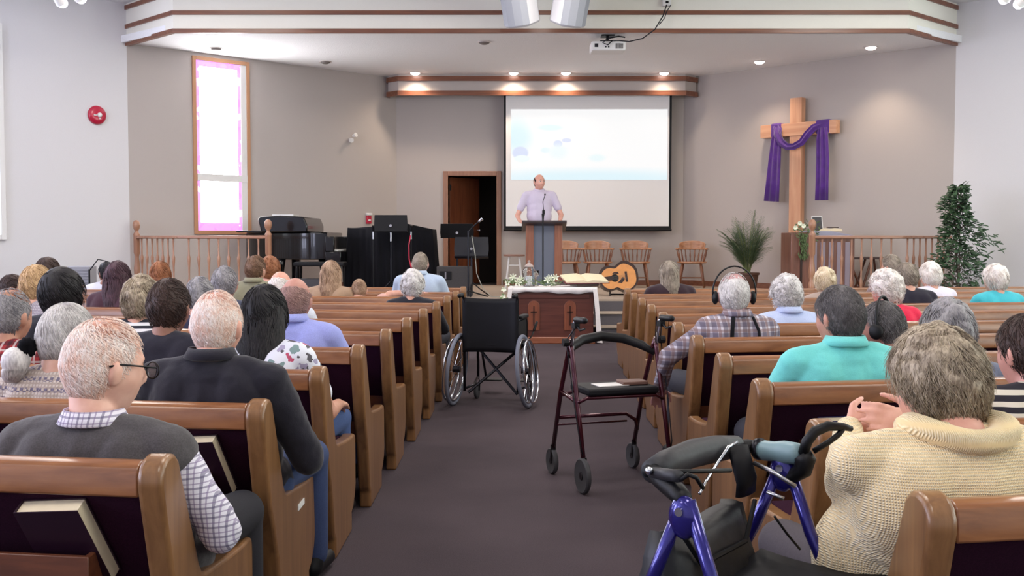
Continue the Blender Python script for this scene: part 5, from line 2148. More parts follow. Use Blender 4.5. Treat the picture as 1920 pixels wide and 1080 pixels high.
# ---- left side, front to back of the camera's view
pl_blue = plaid('checked_shirt', C(226, 222, 232), C(74, 62, 104), C(128, 108, 150), .026, .20)
r_, hc, Rm, hs_ = seated('L', 0, 186, 594, pl_blue, 'peach', 'thin', 'white-haired man in a grey knit vest and checked shirt, wearing glasses, at the lower left', 2, yaw=-42, pitch=-8,
    trousers=(36, 35, 42), w=1.16, fat=1.05, collar=True, vest=cloth('vest_knit', (76, 72, 74), .2), headscale=1.08, skin_rgb=(232, 184, 164),
    J={'neck': .290, ('el', 1): (.31, .06, .60), ('wr', 1): (.20, .30, .52), ('el', -1): (-.31, .08, .58)})
gl = MB()
for s_ in (-1, 1):
    gl.tube([hc + Rm @ np.array(p) * hs_ for p in ((s_ * .085, -.03, .010), (s_ * .083, .0, .016), (s_ * .078, .06, .014), (s_ * .070, .098, .012))], .0026, 6)
    ringp = [hc + Rm @ np.array([s_ * .036 + .030 * math.cos(a), .108, .004 + .020 * math.sin(a)]) * hs_ for a in np.linspace(0, 2 * PI, 16, endpoint=False)]
    gl.tube(ringp, .0022, 6, closed=True)
gl.tube([hc + Rm @ np.array(p) * hs_ for p in ((-.008, .110, .008), (.008, .110, .008))], .0022, 6)
go = gl.build('glasses', M['black'], r_, smooth=True)
for s_ in (-1, 1):
    MB().cyl(hc + Rm @ np.array([s_ * .036, .1070, .004]) * hs_, hc + Rm @ np.array([s_ * .036, .1085, .004]) * hs_, .021, n=20).build('lens', M['glass'], go)

seated('L', 1, 402, 543, cloth('black_jacket', (34, 32, 42)), 'peach', 'thin', 'balding white-haired man in a black jacket on the second left pew', 2, yaw=-8, pitch=-3, w=1.12, fat=1.08,
       trousers=(52, 66, 104), jacket=True, headscale=1.03, skin_rgb=(226, 172, 152), collar=True, J={('el', 1): (.29, .12, .60), ('wr', 1): (.20, .36, .56), 'topname': 'jacket'})
r_, hc, Rm, hs_ = seated('L', 1, 118, 566, knit('patterned_sweater', C(176, 160, 150), C(206, 194, 184), 160, 150, .6, .003, C(112, 104, 124)), 'silver', 'tail',
    'silver-haired woman with a black scrunchie and a patterned beige sweater', 2, yaw=-25, pitch=-12, w=1.0, trousers=(70, 60, 66), skin_rgb=(214, 170, 150))
# low ponytail and scrunchie
tc_ = hc + Rm @ np.array([-.045, -.098, -.040])
b = MB()
b.ell(tc_ + np.array([-.045, -.035, -.045]), (.044, .038, .050))
rs_ = np.random.RandomState(4)


def tailpath(i):
    a = rs_.rand() * 6.28
    q = rs_.rand() * .9
    dd = np.array([math.cos(a), math.sin(a), 0]) * (.020 + .022)
    t = np.linspace(0, 1, 7)
    c0 = tc_
    c1 = tc_ + np.array([-.05, -.035, -.05])
    c2 = tc_ + np.array([-.055, -.03, -.115])
    P = np.outer((1 - t) ** 2, c0) + np.outer(2 * t * (1 - t), c1) + np.outer(t ** 2, c2)
    return P + np.outer(np.sin(t * PI * .8), dd)


strands(b, None, tailpath, rs_, 500, r=.0013)
b.build('ponytail', hm('silver'), r_, smooth=True)
MB().tube([tc_ + np.array([.0, 0, 0]) + np.array([-.012, -.012, 0]) + np.array([.010 * math.cos(a), .008 * math.cos(a), .020 * math.sin(a)]) for a in np.linspace(0, 2 * PI, 24, endpoint=False)], [.016 + .004 * (i % 2) for i in range(24)], 8, closed=True).build('scrunchie', M['blackcloth'], r_, smooth=True)

seated('L', 2, 14, 540, plaid('red_plaid', C(150, 40, 44), C(40, 24, 34), C(210, 196, 190), .05, .3), 'grey', 'thin', 'grey balding man in a red plaid shirt at the left edge', 1, yaw=-15, w=1.05, skin_rgb=SK2, headscale=1.04, pitch=-6)
seated('L', 2, 313, 520, cloth('dark_jacket', (36, 34, 46)), 'darkbrown', 'short', 'dark-haired man in a dark jacket on the third left pew', 1, yaw=-5, w=1.05, jacket=True, skin_rgb=SK3, headscale=1.05, pitch=-6, J={'topname': 'jacket'})
seated('L', 2, 492, 531, floral('floral_blouse', C(226, 228, 240), [C(96, 108, 104), C(186, 80, 110), C(126, 150, 150), C(168, 160, 190), C(88, 84, 92), C(226, 228, 240)], 24), 'black', 'long',
       'woman with long black hair and a white floral blouse on the third left pew', 1, yaw=-6, w=1.02, skin_rgb=SK2, fall=(-.30, .125, -.02, False, -.12), sleeve='short', trousers=(64, 84, 130),
       J={('wr', 1): (.20, .42, .60)})
seated('L', 3, 551, 520, cloth('lavender_shirt', (152, 158, 218)), 'buzz', 'ring', 'bald man in a lavender-blue shirt beside the aisle on the fourth left pew', 1, yaw=-4, w=1.12, collar=True, skin_rgb=(190, 138, 124), hs=1,
       trousers=(64, 88, 140), J={('wr', 1): (.20, .42, .58)})
seated('L', 3, 262, 514, stripes('striped_top', C(226, 224, 226), C(36, 36, 48), .03), 'greybrown', 'fluffy', 'grey-haired woman in a black and white striped top', 1, yaw=-5, w=.92, skin_rgb=SK1)
seated('L', 3, 113, 500, cloth('black_top', (30, 28, 38)), 'black', 'bob', 'person with short black hair on the left, before the grey cabinet', 1, yaw=-25, w=.95, skin_rgb=SK2, headscale=1.05)
seated('L', 4, 372, 517, cloth('dark_blue_top', (52, 52, 72)), 'grey', 'short', 'grey-haired man in dark clothes, left of the two grey heads', 0, yaw=0, skin_rgb=SK1)
seated('L', 5, 419, 497, cloth('slate_top', (66, 70, 88)), 'grey', 'short', 'grey-haired man in dark clothes, right of the two grey heads', 0, yaw=5, skin_rgb=SK1, headscale=1.04)
seated('L', 4, 66, 495, knit('grey_pattern_top', C(150, 140, 150), C(190, 182, 188), 200, 120), 'blonde', 'updo', 'blonde woman with pinned-up hair in a patterned top at the left', 0, yaw=-10, skin_rgb=SK1)
seated('L', 5, 524, 508, cloth('white_shirt', (214, 218, 232)), 'white', 'ring', 'bald man in a white shirt behind the lavender-shirted man', 0, yaw=-5, skin_rgb=(226, 166, 146), w=1.1)
seated('L', 6, 219, 488, cloth('maroon_top', (70, 44, 54)), 'plumbrown', 'long', 'woman with very long dark brown hair left of the railing', 0, yaw=-4, skin_rgb=SK1, fall=(-.36, .10, -.02, False, -.13), headscale=1.02)
seated('L', 6, 88, 481, cloth('grey_top', (120, 112, 128)), 'darkbrown', 'updo', 'person with dark pinned hair at the left, behind the blonde woman', 0, yaw=-8, skin_rgb=SK2)
seated('L', 7, 478, 478, cloth('olive_shirt', (140, 136, 112)), 'brown', 'short', 'brown-haired man in an olive shirt before the left railing', 0, yaw=-15, skin_rgb=SK1, w=1.05, collar=True)
seated('L', 7, 20, 513, cloth('red_top', (150, 34, 52)), 'darkbrown', 'short', 'person in a red top at the far left, mostly out of the photo', 0, yaw=-60, skin_rgb=SK2, pitch=-10)
seated('L', 8, 299, 488, cloth('pink_top', (200, 176, 190)), 'auburn', 'long', 'woman with smooth auburn hair against the left railing', 0, yaw=0, skin_rgb=SK1, fall=(-.16, .08, -.02, False, -.08))
seated('L', 9, 199, 490, cloth('pale_shirt', (206, 206, 216)), 'black', 'short', 'dark-haired man in a pale shirt, face turned to the left', 0, yaw=45, skin_rgb=SK3)
seated('L', 8, 505, 479, cloth('tan_top', (150, 126, 110)), 'auburn', 'curly', 'person with curly auburn hair by the railing post', 0, yaw=5, skin_rgb=SK1, headscale=.94)
seated('L', 8, 619, 487, cloth('tan_cardigan', (168, 140, 116)), 'longblonde', 'long', 'woman with long light brown hair in a tan top', 0, yaw=4, skin_rgb=SK1, fall=(-.30, .11, -.02, False, -.12), headscale=1.02)
seated('L', 8, 672, 522, cloth('pale_pink_top', (206, 160, 150)), 'longblonde', 'short', 'small child with light brown hair, one arm along the pew', 0, yaw=10, skin_rgb=SK1, headscale=.82, w=.75,
       J={('el', 1): (.28, .09, .84), ('wr', 1): (.48, .12, .86), ('hand', 1): ((1, .1, 0), (0, 0, -1), (0, 1, 0), .2)}, sleeve='short')
seated('L', 9, 787, 472, cloth('light_blue_shirt', (178, 194, 216)), 'ashgrey', 'crop', 'man with short grey-brown hair in a light blue shirt near the aisle', 0, yaw=-5, skin_rgb=(206, 160, 150), w=1.15, collar=True)
seated('L', 7, 772, 503, cloth('black_blouse', (30, 30, 40)), 'silver', 'curly', 'silver curly-haired woman in a black top near the aisle', 0, yaw=0, skin_rgb=SK1, w=1.0)

# ---- right side
cream = knit('cream_knit', C(232, 206, 158), C(255, 242, 208), 430, 330, .9, .004)
x_, Y_ = 0, rowY('R', 0, 0)
for _ in range(6):
    x_ = (1782 - 960) / F * (Y_ + HEADY)
    Y_ = rowY('R', 0, x_) + .275
x_ = (1782 - 960) / F * (Y_ + HEADY)
Mi = Matrix.LocRotScale(Vector((x_, Y_, 0)), Matrix.Rotation(math.atan(SR), 3, 'Z').to_euler(), None).inverted()


def loc1(px, py, dy):
    return tuple(Mi @ at(px, py, Y_ + dy))


r_, hc, Rm, hs_ = seated('R', 0, 1782, 606, cream, 'greybrown', 'fluffy', 'woman in a cream knitted cardigan with clasped hands, lower right', 2, yaw=22, pitch=-10, dY=.04,
    w=1.36, fat=1.36, headscale=1.05, skin_rgb=(218, 166, 148), trousers=(70, 64, 70), hd=(0, .03),
    J={('sh', -1): loc1(1640, 880, .0), ('el', -1): loc1(1588, 905, .20), ('wr', -1): loc1(1592, 804, .46), ('sh', 1): (.24, 0, .84), ('el', 1): (.30, .22, .70), ('wr', 1): loc1(1718, 800, .43),
       ('hand', -1): ((.90, .10, .18), (.15, 1, -.35), (0, .2, 1), .55), ('hand', 1): ((-.88, -.05, .26), (-.15, 1, -.3), (0, .2, 1), .6), 'topname': 'cardigan', 'neck': .243})
zs1 = at(1782, 606, Y_ + HEADY).z - .026 - .243 * 1.05
# thick shawl collar of the cardigan
zz = zs1 + .048
cp_ = [(.100 * math.cos(a), -.004 + .095 * math.sin(a) - .0, zz + .012 * math.cos(2 * a) - (.05 if math.sin(a) > .5 else 0)) for a in np.linspace(0, 2 * PI, 30, endpoint=False)]
MB().tube(cp_, .034, 12, closed=True, flat=.8).build('cardigan_collar', knit('cream_rib', C(228, 202, 150), C(250, 230, 188), 500, 60, .9, .004), r_, smooth=True)

seated('R', 1, 1934, 586, stripes('mono_stripe_top', C(214, 206, 190), C(34, 30, 40), .032, .55), 'darkbrown', 'short', 'dark-haired person in glasses and a striped top at the right edge', 1, yaw=20, skin_rgb=(206, 152, 138), w=1.1, pitch=-4)
r_, hc, Rm, hs_ = seated('R', 2, 1579, 533, cloth('aqua_polo', (112, 206, 202), .06), 'darkgrey', 'short', 'grey-haired man in an aqua polo shirt', 2, yaw=28, pitch=-5, w=1.16, fat=1.06, collar=True, skin_rgb=(206, 150, 130), sleeve='short', headscale=1.02)
r_, hc, Rm, hs_ = seated('R', 3, 1660, 563, cloth('navy_top', (34, 32, 44)), 'darkgrey', 'short', 'dark grey-haired person wearing black headphones', 1, yaw=50, pitch=-6, skin_rgb=(160, 112, 96), headscale=1.04)


def headphones(r_, hc, Rm, hs_, rr=.108, zoff=.0, name='headphones', thick=.006, dn=.02, back=0.0):
    arc = [hc + Rm @ np.array([rr * .92 * math.sin(a), -.01 - back * math.cos(a), dn + (rr + .018) * math.cos(a)]) * hs_ for a in np.linspace(-1.75, 1.75, 21)]
    b = MB().tube(arc, thick, 8, flat=1.6)
    o = b.build(name, M['black'], r_, smooth=True)
    for s_ in (-1, 1):
        c_ = hc + Rm @ np.array([s_ * .098, -.005, -.008]) * hs_
        MB().ell(c_, (.018, .034, .038), Rm).build('ear_cup', M['black'], o, smooth=True)


headphones(r_, hc, Rm, hs_)
seated('R', 2, 1782, 557, cloth('grey_blue_top', (104, 108, 128)), 'grey', 'fluffy', 'grey-haired person between the headphones wearer and the right edge', 1, yaw=5, skin_rgb=SK1, headscale=1.03)
r_, hc, Rm, hs_ = seated('R', 4, 1379, 510, plaid('brown_plaid', C(206, 202, 214), C(72, 60, 84), C(120, 88, 84), .055, .45), 'silver', 'thin', 'grey-haired man in a plaid shirt with a thin black headset band', 1,
    yaw=0, w=1.05, collar=True, skin_rgb=(206, 160, 160), headscale=1.06, J={('sh', -1): (-.19, 0, .84), ('el', -1): (-.36, .10, .70), ('wr', -1): (-.34, .30, .50)})
headphones(r_, hc, Rm, hs_, rr=.122, thick=.0045, dn=.015)
b = MB()
for s_ in (-1, 1):
    b.tube([(s_ * .055, -.092, .935), (s_ * .075, -.132, .86), (s_ * .08, -.14, .78), (s_ * .06, -.14, .68)], .011, 8, flat=.5)
b.build('suspenders', M['blackcloth'], r_, smooth=True)
seated('R', 5, 1477, 512, cloth('pale_blue_blouse', (186, 198, 232)), 'silver', 'curly', 'silver curly-haired woman in a pale blue blouse', 1, yaw=4, skin_rgb=SK1, w=1.05, collar=True)
seated('R', 5, 1664, 502, cloth('scarlet_top', (222, 40, 76)), 'white', 'curly', 'white curly-haired woman in a scarlet top', 1, yaw=30, pitch=-6, skin_rgb=SK1, w=.95, dY=.03)
seated('R', 8, 1549, 499, cloth('beige_top', (170, 150, 140)), 'paleblonde', 'fluffy', 'pale blonde-haired person below the right newel post', 0, yaw=-5, skin_rgb=SK1)
seated('R', 7, 1701, 491, cloth('dark_blazer', (36, 32, 46)), 'ashgrey', 'short', 'person with ash-blond hair in a dark blazer', 0, yaw=30, skin_rgb=SK1, w=1.1)
seated('R', 9, 1672, 476, cloth('dusty_top', (150, 130, 130)), 'ashgrey', 'short', 'person with greyish fair hair farthest back before the right railing', 0, yaw=35, skin_rgb=SK1)
seated('R', 8, 1746, 489, cloth('white_blouse', (226, 220, 236)), 'white', 'fluffy', 'white-haired woman in a white blouse left of the ficus', 0, yaw=10, skin_rgb=SK1)
seated('R', 7, 1868, 493, cloth('teal_top', (70, 184, 200)), 'white', 'fluffy', 'white-haired woman in a bright teal top at the far right', 0, yaw=15, skin_rgb=SK1)
seated('R', 9, 1256, 487, cloth('dark_plum_coat', (50, 34, 42)), 'ashgrey', 'long', 'woman with long grey-brown hair in a dark coat near the aisle', 0, yaw=0, skin_rgb=SK1, w=1.1, fall=(-.24, .085, -.02, False, -.11))

# ---- the speaker
Ysp = 16.0
spx = (1011 - 960) / F * Ysp
zt_sp = at(1011, 327, Ysp).z - SZ
person((spx, Ysp, SZ), PI, zt_sp, 1, cloth('pale_mauve_shirt', (206, 196, 216), .04), 'darkbrown', 'ring', 'balding man in a pale short-sleeved shirt speaking at the podium', sleeve='short', w=1.15, fat=1.05, collar=True,
       standing=True, skin_rgb=(222, 168, 150), trousers=(44, 42, 56), head=(R(28), R(0), 0), headscale=1.0,
       J={'face': 1, 'neck': .295, ('el', 1): (.33, .05, zt_sp - .325 - .30), ('wr', 1): (.30, .24, zt_sp - .325 - .38), ('el', -1): (-.33, .04, zt_sp - .325 - .29), ('wr', -1): (-.30, .22, zt_sp - .325 - .41),
          ('hand', 1): ((-.2, .9, -.1), (0, 0, -1), (-1, 0, 0), .35), ('hand', -1): ((.2, .9, -.1), (0, 0, -1), (1, 0, 0), .35)})

# ------------------------------------------------------------------ wheelchair in the aisle
M['vinyl'] = mat('black_vinyl', C(13, 13, 20), .6, spec=.3, noise_scale=8, noise_amt=.2, bump=.1)
M['tyre'] = mat('grey_tyre', C(112, 116, 132), .7)
M['chrome'] = mat('chrome', C(205, 208, 216), .18, 1)
wl_, wr2 = atz(863, 759, 0), atz(979, 766, 0)
cxy = (wl_ + wr2) / 2
WR = .295
o = empty('wheelchair', (cxy.x, cxy.y, 0), R(-13), 'folding black wheelchair standing empty in the aisle', 'wheelchair')
hwid = .285


def big_wheel(sx):
    w = MB()
    a = np.linspace(0, 2 * PI, 40, endpoint=False)
    cam_ = sx * .022
    def ringp(r_, x):
        return [(x - sx * .03 * (math.sin(t_)) * r_ / WR, r_ * math.cos(t_), WR + r_ * math.sin(t_)) for t_ in a]
    tyre = w.tube(ringp(WR - .016, sx * hwid), .016, 8, closed=True).build('wheel', M['tyre'], o, smooth=True)
    MB().tube(ringp(WR - .042, sx * hwid), .011, 8, closed=True).build('rim', M['chrome'], tyre, smooth=True)
    MB().tube(ringp(WR - .045, sx * (hwid + .045)), .009, 8, closed=True).build('hand_rim', M['chrome'], tyre, smooth=True)
    b = MB()
    for i in range(14):
        t_ = i * 2 * PI / 14
        x1 = sx * hwid - sx * .03 * math.sin(t_)
        b.cyl((sx * (hwid + .02 * (1 if i % 2 else -1)), .02 * math.cos(t_), WR + .02 * math.sin(t_)), (x1, (WR - .045) * math.cos(t_), WR + (WR - .045) * math.sin(t_)), .0022, n=5)
    b.build('spokes', M['chrome'], tyre)
    MB().cyl((sx * (hwid - .03), 0, WR), (sx * (hwid + .03), 0, WR), .026).build('hub', M['darkmetal'], tyre, smooth='auto')


big_wheel(-1)
big_wheel(1)
T = lambda pts, r=.0115: MB().tube(pts, r, 10)
zbk = .90
for sx in (-1, 1):
    x = sx * .222
    b = MB()
    b.tube([(x, -.13, zbk + .0), (x, -.05, zbk + .005), (x, -.015, zbk - .03), (x, .0, .62), (x, .01, .12)], .0115, 8)
    b.tube([(x, .0, .49), (x, .42, .50), (x, .44, .30), (x, .44, .17)], .0115, 8)
    b.tube([(x, .01, .14), (x, .30, .13), (x, .42, .18)], .0105, 8)
    b.tube([(x, .0, .70), (x, .30, .70), (x, .33, .66), (x, .33, .50)], .0105, 8)
    b.build('side_frame', M['darkmetal'], o, smooth=True)
    MB().cap((x, -.135, zbk), (x, -.06, zbk + .004), .018, .017).build('push_handle', M['black'], o, smooth=True)
    MB().box2((x - .028, .04, .705), (x + .028, .30, .735)).build('armrest_pad', M['vinyl'], o, bevel=.01)
    MB().box2((x - .004, .03, .50), (x + .004, .32, .69)).build('skirt_guard', M['vinyl'], o)
    cw = MB().lathe([(.0, -.012), (.06, -.014), (.068, -.008), (.068, .008), (.06, .014), (0, .012)], (x + sx * .0, .40, .068), 20, axis=(1, 0, 0)).build('caster_wheel', M['rubber'], o, smooth='auto')
    MB().tube([(x - .02, .40, .068), (x - .02, .42, .15), (x, .43, .18), (x + .02, .42, .15), (x + .02, .40, .068)], .006, 6).build('caster_fork', M['darkmetal'], cw)
    MB().tube([(x, .44, .46), (x, .56, .40), (x, .70, .16), (x, .71, .12)], .0105, 8).build('footrest_hanger', M['darkmetal'], o, smooth=True)
    MB().box((x - sx * .07, .74, .12), (.15, .15, .012)).build('foot_plate', M['black'], o, bevel=.004)
    MB().tube([(x + sx * .03, .20, .50), (x + sx * .06, .27, .56), (x + sx * .07, .30, .60)], .006, 6).cap((x + sx * .07, .30, .60), (x + sx * .085, .34, .66), .011, .011, t=TL).build('wheel_lock', M['black'], o, smooth=True)
MB().tube([(-.205, .06, .10), (.205, .30, .47)], .0125, 8).build('cross_brace', M['darkmetal'], o)
MB().tube([(.205, .06, .10), (-.205, .30, .47)], .0125, 8).build('cross_brace', M['darkmetal'], o)
b = MB()
V = []
nx_, nz_ = 13, 12
for s_ in (0, 1):
    for i in range(nx_):
        u = i / (nx_ - 1) * 2 - 1
        for j in range(nz_):
            v = j / (nz_ - 1)
            sag = -.035 * (1 - u * u) * (1 - .4 * v)
            V.append((u * .228, sag * -1 - .012 + s_ * .014 - (.018 if abs(u) > .9 else 0) * (1 - s_), .44 + v * (zbk - .47) + .012 * (u * u) * v))
Fs = []
for s_ in (0, 1):
    for i in range(nx_ - 1):
        for j in range(nz_ - 1):
            a_ = s_ * nx_ * nz_ + i * nz_ + j
            Fs.append((a_, a_ + nz_, a_ + nz_ + 1, a_ + 1) if s_ == 0 else (a_, a_ + 1, a_ + nz_ + 1, a_ + nz_))
per = [i * nz_ for i in range(nx_)] + [(nx_ - 1) * nz_ + j for j in range(1, nz_)] + [i * nz_ + nz_ - 1 for i in range(nx_ - 2, -1, -1)] + [j for j in range(nz_ - 2, 0, -1)]
N_ = nx_ * nz_
for q in range(len(per)):
    a_, c_ = per[q], per[(q + 1) % len(per)]
    Fs.append((a_, c_, c_ + N_, a_ + N_))
b.add(np.array(V), Fs)
b.build('backrest', M['vinyl'], o, smooth=True)
MB().box2((-.215, .02, .485), (.215, .42, .512)).build('seat', M['vinyl'], o, bevel=.008)


# ------------------------------------------------------------------ burgundy rollator
def wheel(name, c, axis, r, parent, w=.014, m=None):
    a = np.array(axis, float)
    tyre = MB().lathe([(r * .62, -w * .6), (r * .93, -w), (r, -w * .55), (r, w * .55), (r * .93, w), (r * .62, w * .6)], c, 28, axis=a).build(name, m or M['rubber'], parent, smooth='auto')
    MB().lathe([(0, -w * .8), (r * .22, -w * .9), (r * .25, 0), (r * .22, w * .9), (0, w * .8)], c, 14, axis=a).lathe([(r * .6, -w * .4), (r * .7, 0), (r * .6, w * .4)], c, 24, axis=a).build('wheel_hub', M['darkmetal'], tyre, smooth='auto')
    b = MB()
    B = basis(a)
    for i in range(5):
        t_ = i * 2 * PI / 5
        d = B[0] * math.cos(t_) + B[1] * math.sin(t_)
        b.cyl(np.array(c) + d * r * .2, np.array(c) + d * r * .66, .007, n=6)
    b.build('wheel_spokes', M['darkmetal'], tyre)
    return tyre


M['burg'] = mat('burgundy_paint', C(74, 22, 38), .25, .5, coat=.5)
FA, FB = atz(1063, 887, 0), atz(1213, 876, 0)        # far wheels left/right
NA = atz(1090, 925, 0)                                # near left wheel
ctr = (FA + FB) / 2
wdir = (FB - FA).normalized()
hw = (FB - FA).length / 2
rzb = math.atan2(wdir.y, wdir.x)
o = empty('rollator', (ctr.x, ctr.y - .28, 0), rzb, 'burgundy rollator walker parked at the pew ends on the right of the aisle', 'rollator')
# local: x across, y away from camera; wheels near y=-.25, far y=.28
for sx in (-1, 1):
    x = sx * hw
    wheel('wheel', (x, .28, .075), (1, 0, 0), .075, o)
    wheel('wheel', (x + sx * .01, -.22, .095), (1, 0, 0), .095, o)
    fr_ = MB()
    fr_.tube([(x, .26, .16), (x, .14, .50), (x, .02, .74), (x, -.02, .80)], .0135, 8)
    fr_.tube([(x, -.21, .16), (x, -.13, .42), (x, -.03, .74), (x, -.02, .80)], .0135, 8)
    fr_.tube([(x, .14, .50), (x, -.12, .47)], .011, 8)
    fr_.build('side_frame', M['burg'], o, smooth=True)
    MB().tube([(x, -.02, .74), (x, -.05, .86), (x, -.07, .90), (x, -.10, .915)], .0115, 8).build('handle_post', M['chrome'], o, smooth=True)
    MB().cap((x, -.10, .918), (x, -.215, .922), .019, .017).build('hand_grip', M['black'], o, smooth=True)
    MB().tube([(x + sx * .0, -.09, .895), (x, -.15, .865), (x, -.215, .878)], .006, 6).box((x, -.085, .885), (.03, .05, .03)).build('brake_lever', M['black'], o, smooth='auto')
    MB().tube([(x, -.09, .88), (x + sx * .03, -.02, .80), (x + sx * .025, -.12, .5), (x + sx * .015, -.2, .25), (x, -.21, .18)], .0035, 6).build('brake_cable', M['darkmetal'], o, smooth=True)
    MB().cyl((x + sx * .02, -.025, .79), (x + sx * .05, -.025, .79), .022, n=10).build('height_knob', M['black'], o)
    MB().cyl((x, .27, .08), (x, .262, .175), .016, n=10).build('wheel_fork', M['black'], o)
    MB().cyl((x, -.215, .10), (x, -.205, .19), .018, n=10).build('wheel_fork', M['black'], o)
MB().tube([(-hw, .0, .715), (-hw * .85, .08, .75), (-hw * .5, .14, .785), (0, .17, .80), (hw * .5, .14, .785), (hw * .85, .08, .75), (hw, .0, .715)], [.016, .026, .028, .028, .028, .026, .016], 12).build('backrest_bar', M['black'], o, smooth=True)
MB().box2((-hw + .05, -.15, .505), (hw - .04, .13, .545)).build('seat', M['vinyl'], o, bevel=.012)
b = MB()
b.tube([(-hw, .12, .48), (-hw + .06, .10, .50), (hw - .06, .10, .50), (hw, .12, .48)], .010, 8).tube([(-hw, -.12, .47), (-hw + .05, -.13, .495), (hw - .05, -.13, .495), (hw, -.12, .47)], .010, 8)
b.tube([(-hw, .2, .34), (hw - .08, .2, .34), (hw - .02, .2, .30), (hw, .22, .24)], .011, 8).tube([(-hw, .19, .30), (hw - .08, .19, .30)], .006, 6)
b.build('cross_bar', M['burg'], o, smooth=True)
Tm = Matrix.LocRotScale(o.location, o.rotation_euler, None)
p = Tm @ Vector((-.02, -.03, .546))
q = empty('paper_sheet', tuple(p), rzb + .1, 'folded white paper lying on the burgundy rollator\'s seat', 'paper')
MB().prism([(-.10, -.05), (.08, -.06), (.10, .06), (-.09, .07)], 0, .004, 'z').build('sheet', M['white'], q)
p = Tm @ Vector((.11, -.02, .546))
q = empty('leather_case', tuple(p), rzb - .05, 'flat brown case on the burgundy rollator\'s seat beside the paper', 'case')
MB().box((0, 0, .010), (.15, .12, .02)).build('case_body', mat('brown_leather', C(110, 80, 70), .5), q, bevel=.005)

# ------------------------------------------------------------------ blue rollator in the foreground
M['blue'] = mat('cobalt_paint', C(40, 34, 120), .22, .5, coat=.6)
M['foam'] = mat('foam_grip', C(34, 34, 40), .55, noise_scale=90, noise_amt=.2, bump=.2, bdist=.002)
M['tgrip'] = mat('grey_green_grip', C(124, 152, 158), .4)
A_ = at(1283, 935, 2.10)
B_ = at(1468, 893, 2.50)
wd = Vector((B_.x - A_.x, B_.y - A_.y, 0))
W2 = wd.length
wd.normalize()
rzr = math.atan2(wd.y, wd.x)
o = empty('rollator', (A_.x, A_.y, 0), rzr, 'blue rollator walker with black bag and grey grip in the right foreground', 'rollator')
# local x: from frame A to frame B, local y: left/away (front); user side is -y
zA = (A_.z + B_.z) / 2
for q_, x in enumerate((0, W2)):
    fb_ = MB()
    fb_.tube([(x, 0, zA + .02), (x, .07, zA - .15), (x, .21, .40), (x, .28, .16)], .0145, 10)
    fr1 = fb_.build('front_leg', M['blue'], o, smooth=True)
    fb_ = MB()
    fb_.tube([(x, -.01, zA + .02), (x, -.07, zA - .15), (x, -.20, .40), (x, -.27, .16)], .0145, 10)
    fr2 = fb_.build('rear_leg', M['blue'], o, smooth=True)
    MB().ell((x, 0, zA - .015), (.022, .034, .045)).build('hinge_cover', M['blue'], o, smooth=True)
    MB().cyl((x - .025, 0, zA), (x + .025, 0, zA), .009).build('bolt', M['chrome'], o, smooth='auto')
    for y in (.29, -.28):
        wheel('wheel', (x, y, .09), (1, 0, 0), .09, o, .016)
Mo = Matrix.LocRotScale(o.location, o.rotation_euler, None).inverted()
lp = lambda px, py, d: tuple(Mo @ at(px, py, d))
barp = [lp(1222, 884, 2.24), lp(1252, 868, 2.31), lp(1298, 850, 2.42), lp(1345, 841, 2.52), lp(1380, 837, 2.57)]
MB().tube(barp, [.026, .031, .033, .032, .027], 14).build('backrest_bar', M['foam'], o, smooth=True)
MB().tube([lp(1375, 838, 2.57), lp(1400, 836, 2.57), lp(1430, 841, 2.55)], .017, 12).tube([lp(1222, 884, 2.24), lp(1214, 883, 2.225)], .014, 10).build('bar_end', M['black'], o, smooth=True)
MB().ell(lp(1217, 883, 2.2), (.009, .009, .009), t=TL).build('bolt', M['chrome'], o, smooth=True)
g0_, g1_ = np.array(lp(1426, 844, 2.55)), np.array(lp(1503, 851, 2.46))
gp_ = [g0_ + (g1_ - g0_) * t_ for t_ in (0, .12, .35, .6, .85, 1)]
MB().tube(gp_, [.020, .025, .024, .028, .026, .022], 16).build('hand_grip', M['tgrip'], o, smooth=True)
MB().tube([lp(1428, 842, 2.55), lp(1421, 842, 2.56)], .027, 14).build('grip_collar', M['darkmetal'], o, smooth=True)
MB().tube([lp(1503, 852, 2.46), lp(1510, 862, 2.455), lp(1506, 880, 2.46), lp(1486, 893, 2.48), lp(1468, 897, 2.5)], [.024, .026, .022, .017, .015], 12).build('handle_post', M['black'], o, smooth=True)
MB().tube([lp(1506, 850, 2.45), lp(1513, 828, 2.44), lp(1528, 809, 2.44), lp(1552, 799, 2.45), lp(1582, 800, 2.47), lp(1596, 804, 2.48)], [.012, .013, .013, .012, .009, .007], 10).tube([lp(1583, 800, 2.47), lp(1572, 815, 2.46), lp(1552, 830, 2.45), lp(1525, 846, 2.45)], .007, 8).build('brake_lever', M['black'], o, smooth=True)
MB().tube([lp(1224, 884, 2.24), lp(1245, 905, 2.2), lp(1268, 922, 2.15), lp(1283, 938, 2.10)], [.02, .02, .022, .018], 10).build('handle_post', M['black'], o, smooth=True)
MB().tube([lp(1222, 886, 2.22), lp(1250, 890, 2.17), lp(1272, 893, 2.10)], [.012, .013, .013], 10).build('hand_grip', M['foam'], o, smooth=True)
MB().tube([lp(1230, 884, 2.2), lp(1290, 884, 2.2), lp(1370, 882, 2.3)], .005, 6).tube([lp(1275, 900, 2.1), lp(1290, 890, 2.1), lp(1305, 895, 2.1), lp(1318, 915, 2.12)], .005, 6).build('brake_cable', M['black'], o, smooth=True)
MB().tube([lp(1382, 829, 2.5), lp(1366, 838, 2.47), lp(1345, 868, 2.42), lp(1325, 900, 2.36), lp(1312, 925, 2.3)], .0042, 6).build('support_wire', M['chrome'], o, smooth=True)
